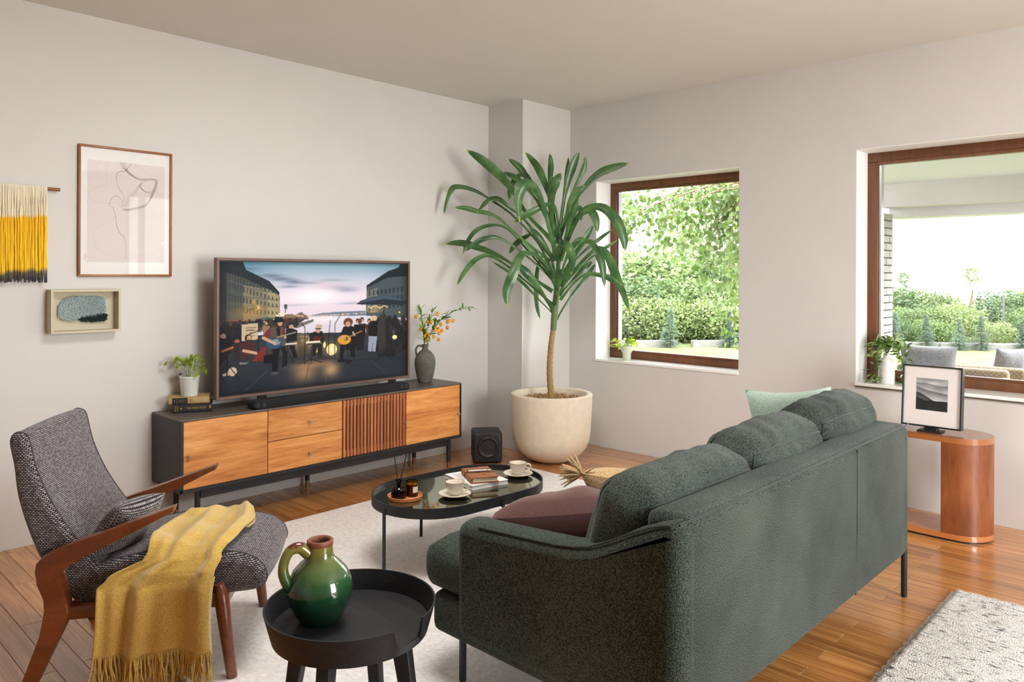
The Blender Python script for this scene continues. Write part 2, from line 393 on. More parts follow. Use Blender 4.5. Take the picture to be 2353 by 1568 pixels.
def table_mirror():
    m, nt, p = new_mat('smoked_mirror'); setp(p, (.30, .31, .22, 1), .04, metal=.95)
table_mirror()
def leaf_mat(name, c1, c2, rough=.4, tip=None, stripes=0):
    m, nt, p = new_mat(name); setp(p, c1, rough, coat=.15)
    p.inputs['Subsurface Weight'].default_value = 0
    v = coords(nt); a = N(nt, 'ShaderNodeTexNoise', Scale=9.0, Detail=3.0); nt.links.new(v, a.inputs['Vector'])
    col = ramp(nt, a.outputs['Fac'], [(.3, c1), (.7, c2)])
    tc = nt.nodes.new('ShaderNodeTexCoord'); sx = nt.nodes.new('ShaderNodeSeparateXYZ'); nt.links.new(tc.outputs['UV'], sx.inputs[0])
    if stripes:
        s = N(nt, 'ShaderNodeTexWave', Scale=stripes, Distortion=.3); s.bands_direction = 'X'; nt.links.new(tc.outputs['UV'], s.inputs['Vector'])
        mx = N(nt, 'ShaderNodeMix', data_type='RGBA', blend_type='MULTIPLY'); mx.inputs[0].default_value = .28
        nt.links.new(col, mx.inputs[6]); nt.links.new(s.outputs['Color'], mx.inputs[7]); col = mx.outputs[2]
    if tip:
        r2 = N(nt, 'ShaderNodeMapRange'); r2.inputs[1].default_value = .955; r2.inputs[2].default_value = 1.0; nt.links.new(sx.outputs['Y'], r2.inputs[0])
        mx = N(nt, 'ShaderNodeMix', data_type='RGBA'); nt.links.new(r2.outputs[0], mx.inputs[0]); nt.links.new(col, mx.inputs[6]); mx.inputs[7].default_value = tip; col = mx.outputs[2]
    oi = nt.nodes.new('ShaderNodeObjectInfo'); hs = nt.nodes.new('ShaderNodeHueSaturation'); mr = N(nt, 'ShaderNodeMapRange'); mr.inputs[3].default_value = .78; mr.inputs[4].default_value = 1.28
    nt.links.new(oi.outputs['Random'], mr.inputs[0]); nt.links.new(mr.outputs[0], hs.inputs['Value']); nt.links.new(col, hs.inputs['Color']); col = hs.outputs[0]
    nt.links.new(col, p.inputs['Base Color'])
    out = [n for n in nt.nodes if n.type == 'OUTPUT_MATERIAL'][0]
    tr = nt.nodes.new('ShaderNodeBsdfTranslucent'); ms = nt.nodes.new('ShaderNodeMixShader'); ms.inputs[0].default_value = .3
    nt.links.new(col, tr.inputs[0]); nt.links.new(p.outputs[0], ms.inputs[1]); nt.links.new(tr.outputs[0], ms.inputs[2]); nt.links.new(ms.outputs[0], out.inputs[0])
leaf_mat('dracaena_leaf', srgb(50, 90, 50), srgb(104, 146, 84), .33, srgb(206, 186, 60), 9)
leaf_mat('dracaena_stem', srgb(96, 122, 70), srgb(120, 142, 86), .5)
leaf_mat('fern_leaf', srgb(150, 178, 36), srgb(206, 218, 90), .6)
leaf_mat('pothos_leaf', srgb(166, 200, 20), srgb(214, 232, 90), .45)
leaf_mat('vine_leaf', srgb(64, 104, 44), srgb(130, 164, 86), .4)
leaf_mat('vine_pale', srgb(168, 196, 110), srgb(206, 222, 160), .4)
leaf_mat('branch_leaf', srgb(70, 120, 22), srgb(120, 166, 40), .45)
leaf_mat('petal_orange', srgb(226, 150, 16), srgb(246, 186, 40), .6)
leaf_mat('birch_leaf', srgb(65, 93, 28), srgb(104, 125, 57), .5)
leaf_mat('shrub_mid', srgb(76, 102, 52), srgb(111, 129, 76), .6)
leaf_mat('shrub_light', srgb(102, 121, 67), srgb(133, 147, 97), .6)
leaf_mat('shrub_dark', srgb(54, 79, 45), srgb(85, 106, 67), .6)
leaf_mat('fir_needle', srgb(60, 81, 63), srgb(88, 106, 88), .7)
plain('twig', srgb(120, 96, 70), .9)
plain('birch_bark', srgb(214, 206, 196), .8, .2, 14)
def lawn_mat():
    m, nt, p = new_mat('lawn'); setp(p, None, .95, spec=.1)
    v = coords(nt); a = N(nt, 'ShaderNodeTexNoise', Scale=1.2, Detail=4.0); nt.links.new(v, a.inputs['Vector'])
    nt.links.new(ramp(nt, a.outputs['Fac'], [(.3, srgb(90, 106, 58)), (.7, srgb(118, 122, 82))]), p.inputs['Base Color'])
lawn_mat()
def wicker():
    m, nt, p = new_mat('wicker'); setp(p, None, .7)
    v = coords(nt, (1, 1, 1)); br = N(nt, 'ShaderNodeTexChecker', Scale=44.0); br.inputs[1].default_value = srgb(158, 140, 114); br.inputs[2].default_value = srgb(134, 114, 90)
    nt.links.new(v, br.inputs['Vector']); nt.links.new(br.outputs[0], p.inputs['Base Color'])
wicker()
def green_glaze():
    """glaze that runs from brown-olive at the neck to deep green at the foot"""
    m, nt, p = new_mat('green_glaze'); setp(p, None, .12, coat=.6, coat_r=.05)
    tc = nt.nodes.new('ShaderNodeTexCoord'); sx = nt.nodes.new('ShaderNodeSeparateXYZ'); nt.links.new(tc.outputs['Object'], sx.inputs[0])
    a = N(nt, 'ShaderNodeTexNoise', Scale=22.0, Detail=6.0, Roughness=.7); nt.links.new(tc.outputs['Object'], a.inputs['Vector'])
    ma = N(nt, 'ShaderNodeMath', operation='MULTIPLY_ADD'); ma.inputs[1].default_value = .085; nt.links.new(a.outputs['Fac'], ma.inputs[0]); nt.links.new(sx.outputs['Z'], ma.inputs[2])
    mr = N(nt, 'ShaderNodeMapRange'); mr.inputs[1].default_value = .03; mr.inputs[2].default_value = .29; nt.links.new(ma.outputs[0], mr.inputs[0])
    col = ramp(nt, mr.outputs[0], [(0, srgb(8, 26, 16)), (.34, srgb(14, 46, 28)), (.56, srgb(38, 78, 46)), (.74, srgb(78, 96, 50)), (.96, srgb(120, 114, 52)), (1.0, srgb(84, 38, 26))])
    nt.links.new(col, p.inputs['Base Color'])
green_glaze()
plain('fill_diffuser', (.9, .9, .88, 1), .6, .01)
plain('clay_rim', srgb(118, 66, 44), .55, .15, 60)
plain('jug_grey', srgb(96, 96, 88), .75, .22, 26, .3, 60)
def stoneware():
    m, nt, p = new_mat('stoneware'); setp(p, None, .22, coat=.3)
    v = coords(nt); a = N(nt, 'ShaderNodeTexNoise', Scale=260.0, Detail=2.0); nt.links.new(v, a.inputs['Vector'])
    nt.links.new(ramp(nt, a.outputs['Fac'], [(.3, srgb(196, 184, 164)), (.45, srgb(226, 216, 200)), (.7, srgb(236, 228, 214))]), p.inputs['Base Color'])
stoneware(); plain('cup_rim', srgb(140, 102, 60), .4, .2, 90)
def dyed_yarn():
    """hanging yarn dipped cream, yellow and purple-green at the ends (dye line wanders with the strands)"""
    m, nt, p = new_mat('dyed_yarn'); setp(p, None, .9, sheen=.3)
    tc = nt.nodes.new('ShaderNodeTexCoord'); sx = nt.nodes.new('ShaderNodeSeparateXYZ'); nt.links.new(tc.outputs['Object'], sx.inputs[0])
    a = N(nt, 'ShaderNodeTexNoise', Scale=34.0, Detail=1.0); mp = nt.nodes.new('ShaderNodeMapping'); mp.inputs['Scale'].default_value = (1, 1, .06)
    nt.links.new(tc.outputs['Object'], mp.inputs[0]); nt.links.new(mp.outputs[0], a.inputs['Vector'])
    m1 = N(nt, 'ShaderNodeMath', operation='MULTIPLY_ADD'); m1.inputs[1].default_value = .05; nt.links.new(a.outputs['Fac'], m1.inputs[0]); nt.links.new(sx.outputs['Z'], m1.inputs[2])
    m2 = N(nt, 'ShaderNodeMath', operation='MULTIPLY_ADD'); m2.inputs[1].default_value = -.10; nt.links.new(sx.outputs['Y'], m2.inputs[0]); nt.links.new(m1.outputs[0], m2.inputs[2])
    mr = N(nt, 'ShaderNodeMapRange'); mr.inputs[1].default_value = -.55; mr.inputs[2].default_value = .05; nt.links.new(m2.outputs[0], mr.inputs[0])
    yl = srgb(242, 198, 26); col = ramp(nt, mr.outputs[0], [(.10, srgb(58, 52, 66)), (.17, srgb(96, 92, 70)), (.21, yl), (.66, srgb(238, 186, 20)), (.69, srgb(228, 216, 184)), (1, srgb(236, 228, 206))])
    nt.links.new(col, p.inputs['Base Color'])
dyed_yarn()

# ------------------------------------------------------------------ the room
XL, YW, ZC = -4.73, 5.257, 2.945          # TV wall, window wall, ceiling
XR, YB = 2.7, -3.0
rnd = random.Random(11)
def boxes(name, mat, lst, parent=None, smooth=0):
    mb = MB()
    for (x0, x1, y0, y1, z0, z1) in lst: mb.box(((x0 + x1) / 2, (y0 + y1) / 2, (z0 + z1) / 2), (x1 - x0, y1 - y0, z1 - z0))
    return mb.build(name, mat, parent, smooth)

floor = boxes('floor', 'subfloor', [(XL - .2, XR + .2, YB - .2, YW + .36, -.2, -.0145)])
struct(floor, 'glossy warm brown strip plank floor under the rugs and furniture', 'floor')
# strip planks run across the room, 90 mm wide, joints staggered row by row
PW = .09
plank_mesh = {}
def plank_data(L, W):
    k = (round(L, 3), round(W, 3))
    if k not in plank_mesh:
        o = MB(); g = .0007; c = .0012; l = L / 2 - g; w = W / 2 - g
        vs = [(sx * l, sy * w, z) for z in (-.0145, -c) for sx, sy in ((-1, -1), (1, -1), (1, 1), (-1, 1))] + [(sx * (l - c), sy * (w - c), 0) for sx, sy in ((-1, -1), (1, -1), (1, 1), (-1, 1))]
        fs = [(8, 9, 10, 11)] + [(a + i, a + (i + 1) % 4, a + 4 + (i + 1) % 4, a + 4 + i) for a in (0, 4) for i in range(4)]
        me = bpy.data.meshes.new('plank'); me.from_pydata(vs, [], fs); me.materials.append(MAT['plank_wood']); plank_mesh[k] = me
    return plank_mesh[k]
rest = MB(); n_pl = 0; row = 0; y = YB
while y < YW:
    W = min(PW, YW - y); off = (-1.17 if row % 2 == 0 else -1.67 + rnd.choice((0, 0, .16, -.12)))
    x = off - 8.0
    while x < XR:
        a, b = max(x, XL), min(x + 1.0, XR)
        if b - a > .02:
            cx, cy = (a + b) / 2, y + W / 2
            near = (-4.74 < cx < .1 and .55 < cy and cy > .55 + max(0, (cx + 2.6)) * .62)
            if near and n_pl < 300:
                o = bpy.data.objects.new('plank', plank_data(b - a, W)); COL.objects.link(o); o.location = (cx, cy, 0); o.parent = floor; n_pl += 1
            else:
                rest.box((cx, cy, -.0073), (b - a - .0014, W - .0014, .0145))
        x += 1.0
    y += PW; row += 1
rest.build('plank_field', 'plank_wood', floor, 0, 'stuff')

ceil = boxes('ceiling', 'ceiling_paint', [(XL - .2, XR + .2, YB - .2, YW + .36, ZC, ZC + .2)]); struct(ceil, 'plain warm grey painted ceiling', 'ceiling')
wl_ = boxes('wall_left', 'wall_paint', [(XL - .2, XL, YB - .2, YW + .36, 0, ZC)]); struct(wl_, 'plain greige painted wall behind the television', 'wall')
W1 = (-4.03, -2.69, .745, 2.29); W2 = (-1.85, .9, .76, 2.325); YO = YW + .36
def wall_with_openings(axis0, axis1, ops, z1):
    out = []; a = axis0
    for (p, q, zb, zt) in ops:
        out.append((a, p, 0, z1)); out.append((p, q, 0, zb)); out.append((p, q, zt, z1)); a = q
    out.append((a, axis1, 0, z1)); return [o for o in out if o[1] - o[0] > 1e-4 and o[3] - o[2] > 1e-4]
wb = boxes('wall_back', 'wall_paint', [(a, b, YW, YO, z0, z1) for a, b, z0, z1 in wall_with_openings(XL, XR + .2, [W1, W2], ZC)]); struct(wb, 'greige painted wall with the two deep garden windows', 'wall')
pil = boxes('wall_pillar', 'wall_paint', [(XL, -4.3215, 4.6345, YW, 0, ZC)]); struct(pil, 'square boxed-in pier in the corner between television wall and window wall', 'wall')
DR = (1.82, 3.54, .12, 2.72); DR2 = (4.24, 5.16, .12, 2.72)
wr_ = boxes('wall_right', 'wall_paint', [(XR, XR + .2, a, b, z0, z1) for a, b, z0, z1 in wall_with_openings(YB - .2, YW, [DR, DR2], ZC)]); struct(wr_, 'painted wall with glazed garden doors', 'wall')
wf = boxes('wall_front', 'wall_paint', [(XL, XR, YB - .2, YB, 0, ZC)]); struct(wf, 'plain painted wall behind the viewer', 'wall')

def window(name, op, y0, bar, label, mull=(), trans=()):
    """wooden frame of four bars and a pane in the XZ plane; front face at y0"""
    x0, x1, z0, z1 = op; w = bpy.data.objects.new(name, None); COL.objects.link(w); struct(w, label, 'window')
    d = .075; yc = y0 + d / 2
    for (a, b, c, e) in ((x0, x1, z1 - bar, z1), (x0, x1, z0, z0 + bar), (x0, x0 + bar, z0 + bar, z1 - bar), (x1 - bar, x1, z0 + bar, z1 - bar)):
        mb = MB().rbox(((a + b) / 2, yc, (c + e) / 2), (b - a, d, e - c), .006, 2); mb.build('frame_bar', 'window_wood', w)
    for (a, b, c, e) in ((x0 + bar, x1 - bar, z1 - bar - .018, z1 - bar), (x0 + bar, x1 - bar, z0 + bar, z0 + bar + .018), (x1 - bar - .018, x1 - bar, z0 + bar, z1 - bar)):
        MB().box(((a + b) / 2, yc - .01, (c + e) / 2), (b - a, .045, e - c)).build('inner_bead', 'window_wood', w)
    MB().box((x0 + bar + .009, yc + .012, (z0 + z1) / 2), (.018, .05, z1 - z0 - 2 * bar)).build('spacer_strip', 'chrome', w)
    MB().box(((x0 + x1) / 2, yc + .01, (z0 + z1) / 2), (x1 - x0 - 2 * bar + .01, .008, z1 - z0 - 2 * bar + .01)).build('pane', 'window_glass', w, 0)
    # white plaster reveal, set just proud of the wall core, and the sill
    g = .004
    mb = MB()
    mb.box((x0 + g / 2, (YW + y0) / 2 + .001, (z0 + z1) / 2), (g, y0 - YW - .002, z1 - z0)); mb.box((x1 - g / 2, (YW + y0) / 2 + .001, (z0 + z1) / 2), (g, y0 - YW - .002, z1 - z0))
    mb.box(((x0 + x1) / 2, (YW + y0) / 2 + .001, z1 - g / 2), (x1 - x0, y0 - YW - .002, g)); mb.build('reveal', 'reveal_white', w, 0)
    return w
w1 = window('window_1', W1, 5.462, .062, 'brown wooden window beside the tall plant looking on the lawn')
w2 = window('window_2', W2, 5.462, .068, 'wide brown wooden window behind the side table looking on the terrace')
MB().box((-3.36, (YW + 5.462) / 2 - .004, .7435), (1.338, 5.462 - YW + .012, .016)).build('sill', 'sill_white', w1, 0)
MB().rbox((-.475, (YW + 5.462) / 2 - .008, .7585), (2.749, 5.462 - YW + .022, .022), .003, 1).build('sill', 'sill_white', w2)
MB().box((-.475, YW - .012, .743), (2.749, .012, .008)).build('sill_underside', 'sill_edge', w2, 0)
def glazing(name, x_or_y, op, along, mulls, label):
    w = bpy.data.objects.new(name, None); COL.objects.link(w); struct(w, label, 'window'); a0, a1, z0, z1 = op
    def bar(a, b, c, e, nm='frame_bar', m='window_wood', t=.06):
        if along == 'y': MB().box((x_or_y, (a + b) / 2, (c + e) / 2), (t, b - a, e - c)).build(nm, m, w, 0)
        else: MB().box(((a + b) / 2, x_or_y, (c + e) / 2), (b - a, t, e - c)).build(nm, m, w, 0)
    B = .07
    bar(a0, a1, z1 - B, z1); bar(a0, a1, z0, z0 + B); bar(a0, a0 + B, z0 + B, z1 - B); bar(a1 - B, a1, z0 + B, z1 - B)
    for m in mulls: bar(m - .04, m + .04, z0 + B, z1 - B, 'mullion')
    bar(a0 + B, a1 - B, z0 + B, z1 - B, 'pane', 'window_glass', .008)
glazing('window_3', XR + .1, DR, 'y', (2.68,), 'tall glazed garden doors in the right wall'); glazing('window_4', XR + .1, DR2, 'y', (4.5,), 'narrow glazed door in the right wall corner')

# ------------------------------------------------------------------ the garden
lawn = boxes('lawn', 'lawn', [(-45, 25, YO, 60, -.3, -.1), (XR + .2, 25, -10, YO, -.3, -.1)]); struct(lawn, 'sunlit mown lawn outside the windows', 'lawn')
ter = boxes('terrace', 'terrace_stone', [(-3.1, 4, YO, 9.0, -.1, -.05)]); struct(ter, 'pale paved terrace under the porch', 'terrace')
porch = thing('porch_roof', 'white porch roof with a cream beam seen through the wide window', 'porch', (0, 8.5, 2.1), kind='structure')
boxes('soffit', 'porch_white', [(-3.2, 4, YO - 8.5, .2, .34, .46)], porch); boxes('beam', 'porch_beam', [(-2.72, 4, -.02, .2, .1, .34)], porch); boxes('fascia', 'porch_white', [(-2.72, 4, .2, .5, 0, .46)], porch)
colm = thing('brick_column', 'white brick porch pillar at the left edge of the wide window', 'pillar', (-2.79, 8.34, -.05), kind='structure')
MB().box((0, 0, 1.09), (.27, .54, 2.18)).build('core', 'mortar', colm, 0)
bm_full = MB().rbox((0, 0, 0), (.30, .205, .066), .004, 1).build('brick', 'brick_white', colm); half = MB().rbox((0, 0, 0), (.30, .098, .066), .004, 1).build('brick', 'brick_white', colm)
first = {id(bm_full): True, id(half): True}
for r in range(28):
    z = .04 + r * .078; ys = [(-.185, 0), (.03, 0), (.19, 1)] if r % 2 == 0 else [(-.24, 1), (-.08, 0), (.135, 0)]
    if r % 2: ys.append((.262, 2))
    for yy, h in ys:
        if h == 2: continue
        src = half if h else bm_full
        o = src if first.pop(id(src), None) else src.copy()
        if o is not src: COL.objects.link(o); o.parent = colm
        o.location = (rnd.uniform(-.002, .002), yy, z)

def leaf_cloud(n, rx, ry, rz, size, seed, shell=.55, drop=0):
    """loose crown of n small folded leaves inside an ellipsoid standing on z=0"""
    r = random.Random(seed); vs = []; fs = []
    for k in range(n):
        while True:
            d = Vector((r.gauss(0, 1), r.gauss(0, 1), r.gauss(0, 1)))
            if d.length > .1: break
        d.normalize(); q = (shell + (1 - shell) * r.random())
        lump = 1 + .28 * noise.noise(d * 2.2 + Vector((seed, 0, 0))) + .16 * noise.noise(d * 5 + Vector((0, seed, 0)))
        p = Vector((d.x * rx * q * lump, d.y * ry * q * lump, rz + d.z * rz * q * lump))
        if p.z < 0: p.z = r.random() * .3 * rz
        a = Vector((r.gauss(0, 1), r.gauss(0, 1), r.gauss(0, .6) - drop)).normalized(); b = a.cross(Vector((r.gauss(0, 1), r.gauss(0, 1), r.gauss(0, 1)))).normalized()
        s = size * r.uniform(.6, 1.3); i = len(vs)
        vs += [p - a * s, p + b * s * .5 + a * s * .1, p + a * s, p - b * s * .5 + a * s * .1]; fs.append((i, i + 1, i + 2, i + 3))
    return vs, fs
def cloud_mesh(name, mat, *a, **k):
    vs, fs = leaf_cloud(*a, **k); me = bpy.data.meshes.new(name); me.from_pydata([tuple(v) for v in vs], [], fs); me.materials.append(MAT[mat]); return me
shrub_m = [cloud_mesh('foliage', m, 3600, 1.0, .9, .62, .05, 20 + i) for i, m in enumerate(('shrub_mid', 'shrub_light', 'shrub_dark', 'shrub_mid'))]
tree_m = [cloud_mesh('crown', m, 5200, 1.25, 1.1, 1.7, .05, 40 + i, shell=.25) for i, m in enumerate(('shrub_light', 'shrub_mid', 'birch_leaf'))]
stem_m = MB().tube([(0, 0, 0), (.03, .02, .5), (-.02, 0, 1.0)], [.035, .028, .015], 5).build('stem', 'twig'); stem_me = stem_m.data; bpy.data.objects.remove(stem_m)
def shrub(loc, s, k, label, sz=1, tall=0):
    e = thing('tree' if tall else 'shrub', label, 'tree' if tall else 'shrub', loc, rnd.uniform(0, 6.28), 'trees beyond the garden fence' if tall else 'shrubs behind the garden kerb')
    f = bpy.data.objects.new('foliage', (tree_m if tall else shrub_m)[k]); COL.objects.link(f); f.parent = e; f.scale = (s, s, s * sz); f.location = (0, 0, tall)
    t = bpy.data.objects.new('stem', stem_me); COL.objects.link(t); t.parent = e; t.scale = (1.5, 1.5, max(.4, tall + s * .5)); return e
KERB = [(-12.4, 10.4), (-9.68, 13.82), (-7.98, 15.6), (-5.45, 17.7), (-3.19, 19.3), (-.5, 20.6), (3.2, 21.7), (7.5, 22.4)]
def kerb_at(t):
    k = min(int(t), len(KERB) - 2); u = t - k; a, b = Vector(KERB[k]), Vector(KERB[k + 1]); d = (b - a).normalized(); return a.lerp(b, u), Vector((-d.y, d.x))
ORD = ['first', 'second', 'third', 'fourth', 'fifth', 'sixth', 'seventh', 'eighth', 'ninth', 'tenth', 'eleventh', 'twelfth', 'thirteenth', 'fourteenth', 'fifteenth']
for j, t in enumerate((.72, .95, 1.2, 1.45, 1.68, 1.92, 2.2)):
    for q, (dist, s, k) in enumerate(((1.2, .82, 1), (2.4, 1.2, (j) % 4), (4.2, 1.75, (j + 2) % 4))):
        p, nrm = kerb_at(t + .05 * q); p = p + nrm * dist + Vector((rnd.uniform(-.2, .2), rnd.uniform(-.2, .2)))
        shrub((p.x, p.y, -.1), s * rnd.uniform(.9, 1.1), k, ORD[j] + (' low pale shrub', ' rounded leafy shrub', ' tall bushy shrub')[q] + ' from the left behind the kerb in the small window')
for j in range(15):
    t = 2.75 + j * .27
    for q, (dist, s, k) in enumerate(((1.0, .5, (j + 1) % 4), (2.3, .78, (0, 1, 0)[j % 3]), (4.2, 1.0, (1, 3, 2)[j % 3]))):
        p, nrm = kerb_at(min(t + .06 * q, 6.99)); p = p + nrm * dist + Vector((rnd.uniform(-.25, .25), rnd.uniform(-.25, .25)))
        shrub((p.x, p.y, -.1), s * rnd.uniform(.85, 1.12), k, ORD[j] + (' low leafy shrub', ' rounded green shrub', ' tall bushy shrub')[q] + ' from the brick pillar behind the kerb')
for j, (t, dist, s, k, tall) in enumerate(((.62, 5.0, 1.45, 2, .8), (1.0, 6.5, 1.35, 2, .4), (2.0, 6.5, 1.2, 0, .2))):
    p, nrm = kerb_at(t); p = p + nrm * dist; shrub((p.x, p.y, -.1), s, k, ORD[j] + ' tall airy tree from the left beyond the fence in the small window', tall=tall)
for j, (t, dist, s, k) in enumerate(((3.05, 5.2, .30, 0), (3.36, 6.0, .36, 2), (3.72, 5.2, .30, 1), (4.1, 6.0, .36, 0), (4.55, 5.5, .3, 2))):
    p, nrm = kerb_at(t); p = p + nrm * dist; shrub((p.x, p.y, -.1), s, k, ORD[j] + ' thin young tree from the brick pillar above the shrubs', tall=1.0)
for j, (x, y) in enumerate(((6.2, 5.2), (6.4, 7.0), (7.2, 6.1))): shrub((x, y, -.1), 2.9, (0, 2, 3)[j], ORD[j] + ' added high shrub blocking the sky outside the corner door', sz=1.1)  # unseen shrubs added to keep bright sky out of the corner door
# stone kerb, block by block
kb = MB().rbox((0, 0, .06), (.88, .2, .16), .01, 1).build('block', 'kerb_stone'); kme = kb.data; bpy.data.objects.remove(kb)
kerb = thing('garden_kerb', 'low pale stone kerb along the far edge of the lawn', 'kerb', (-8, 15.6, -.1))
for k in range(len(KERB) - 1):
    a, b = Vector(KERB[k]), Vector(KERB[k + 1]); L = (b - a).length; n = int(L / .9); ang = math.atan2(b.y - a.y, b.x - a.x)
    for i in range(n):
        p = a.lerp(b, (i + .5) / n); o = bpy.data.objects.new('block', kme); COL.objects.link(o); o.parent = kerb; o.location = (p.x + 8, p.y - 15.6, 0); o.rotation_euler = (0, 0, ang)
# chain-link fence behind it
fn = thing('wire_fence', 'grey chain link fence behind the kerb', 'fence', (-8, 15.6, -.1)); mb = MB(); mp_ = MB()
for k in range(len(KERB) - 1):
    a, b = Vector(KERB[k]), Vector(KERB[k + 1]); d = (b - a).normalized(); nn = Vector((-d.y, d.x)); a = a + nn * 1.9; b = b + nn * 1.9; L = (b - a).length; m = int(L / .14)
    mp_.tube([(a.x + 8, a.y - 15.6, 0), (a.x + 8, a.y - 15.6, 1.15)], .025, 5)
    for i in range(m):
        for sgn in (1, -1):
            p = a.lerp(b, i / m); q = p + d * 1.05 * sgn
            mb.tube([(p.x + 8, p.y - 15.6, .05), (q.x + 8, q.y - 15.6, 1.1)], .0016, 3, False)
mb.build('mesh_wire', 'wire', fn, 0, 'stuff'); mp_.build('post_row', 'wire', fn, 30, 'stuff')
# young firs in front of the kerb
def fir_mesh(seed):
    r = random.Random(seed); mb = MB(); mb.tube([(0, 0, 0), (0, 0, .95)], [.03, .006], 5)
    for k in range(14):
        z = .06 + k * .064; R = .42 * (1 - z / 1.02)
        for j in range(11):
            a = r.random() * 6.28; tip = Vector((math.cos(a) * R, math.sin(a) * R, z + r.uniform(-.05, .04))); b0 = Vector((0, 0, z + .05)); sd = Vector((-math.sin(a), math.cos(a), 0))
            for h in range(5):
                f = .25 + .18 * h; p = b0.lerp(tip, f); w = .06 * (1.1 - f); i = len(mb.v)
                mb.v += [tuple(p), tuple(p + sd * w * 2 + Vector((0, 0, -.02)) + (tip - b0) * .12), tuple(p + (tip - b0) * .14), tuple(p - sd * w * 2 + Vector((0, 0, -.02)) + (tip - b0) * .12)]; mb.f.append((i, i + 1, i + 2, i + 3))
    return mb
fo = fir_mesh(3).build('young_fir', 'fir_needle', None, 0); fme = fo.data; bpy.data.objects.remove(fo)
for (x, y, s, lab) in ((-8.95, 14.35, .9, 'small bluish fir in the middle of the small window'), (-8.05, 15.3, .85, 'small bluish fir cut by the right edge of the small window'),
                       (-5.35, 17.5, .85, 'small bluish fir next to the brick pillar'), (-4.85, 17.95, .8, 'small fir second from the brick pillar'), (-4.3, 18.3, .72, 'small fir above the black photo frame'), (-3.95, 18.55, .78, 'small bluish fir above the wicker armchair'), (-3.3, 19.0, .6, 'small fir at the right edge of the wide window')):
    o = bpy.data.objects.new('young_fir', fme); COL.objects.link(o); o.location = (x, y, -.1); o.scale = (s * .85, s * .85, s); o.rotation_euler = (0, 0, x * 7); tag(o, lab, 'fir', 'young firs along the lawn')
# birch whose branches hang into the small window
BIRCH = [
    [(-4.21, 8.27, 2.54), (-4.74, 7.76, 2.31), (-4.96, 7.55, 2.0)],
    [(-4.13, 8.12, 2.5), (-4.44, 7.83, 2.37), (-4.6, 7.68, 1.92)],
    [(-4.3, 8.45, 2.48), (-4.54, 8.22, 2.27), (-4.69, 8.08, 1.65)],
    [(-4.14, 8.2, 2.4), (-4.32, 8.03, 2.15), (-4.39, 7.96, 1.44)],
    [(-4.09, 8.1, 2.49), (-4.2, 8.0, 1.94), (-4.24, 7.96, 1.15)],
    [(-4.27, 8.48, 2.54), (-4.35, 8.41, 1.86), (-4.37, 8.39, 1.18)],
    [(-4.61, 9.02, 2.64), (-5.01, 8.63, 2.61), (-5.29, 8.36, 2.22)],
    [(-4.55, 8.88, 2.65), (-5.1, 8.35, 2.53), (-5.57, 7.9, 2.31)],
    [(-4.57, 8.81, 2.59), (-5.31, 8.09, 2.45), (-5.61, 7.81, 2.39)],
    [(-4.18, 8.27, 2.46), (-4.33, 8.13, 2.31), (-4.4, 8.07, 1.85)],
    [(-4.38, 8.61, 2.5), (-4.74, 8.26, 2.18), (-4.93, 8.08, 1.7)],
    [(-4.21, 8.34, 2.31), (-4.28, 8.27, 2.06), (-4.24, 8.3, 1.44)],
    [(-4.19, 8.18, 2.35), (-4.41, 7.98, 2.05), (-4.48, 7.91, 1.39)],
    [(-4.29, 7.97, 2.49), (-4.73, 7.56, 2.14), (-4.8, 7.49, 1.79)],
    [(-4.94, 7.53, 2.3), (-5.13, 7.35, 2.15), (-5.19, 7.29, 2.0)],
    [(-4.6, 9.05, 2.11), (-4.7, 8.95, 1.66), (-4.78, 8.88, 1.33)],
    [(-4.5, 8.98, 1.88), (-4.58, 8.9, 1.39), (-4.6, 8.88, 0.73)],
]

bt = thing('birch_tree', 'birch with hanging leafy branches close outside the small window', 'tree', (-3.35, 9.4, -.1))
MB().tube(crom([(0, 0, 0), (-.05, .02, 1.4), (-.3, -.2, 2.6), (-.7, -.6, 3.2)], 12), [.11, .1, .095, .09, .085, .08, .07, .06, .05, .045, .04, .03], 8).build('trunk', 'birch_bark', bt)
rb = random.Random(5)
for pts in BIRCH:
    c = crom([Vector(p) - Vector((-3.35, 9.4, -.1)) for p in pts], 16)
    root = Vector((-.45, -.35, 2.75)); tw = MB().tube([root, root.lerp(c[0], .6) + Vector((0, 0, .12))] + c, [.014, .012] + [.009 * (1 - i / 20) for i in range(16)], 4).build('branch', 'twig', bt)
    lv = MB()
    for i in range(16):
        for k in range(9 if i else 4):
            p = c[i] + Vector((rb.gauss(0, .075), rb.gauss(0, .075), rb.gauss(0, .075) - .03)); dr = Vector((rb.gauss(0, .5), rb.gauss(0, .5), -1)).normalized(); sd = dr.cross(Vector((rb.gauss(0, 1), rb.gauss(0, 1), .2))).normalized(); s = .034 * rb.uniform(.7, 1.25)
            q = len(lv.v); lv.v += [tuple(x) for x in (p, p + dr * s * .45 + sd * s * .85, p + dr * s * 1.2 + sd * s * .55, p + dr * s * 1.9, p + dr * s * 1.2 - sd * s * .55, p + dr * s * .45 - sd * s * .85)]; lv.f.append(tuple(range(q, q + 6)))
    lv.build('leaf_spray', 'birch_leaf', tw, 0, 'stuff')
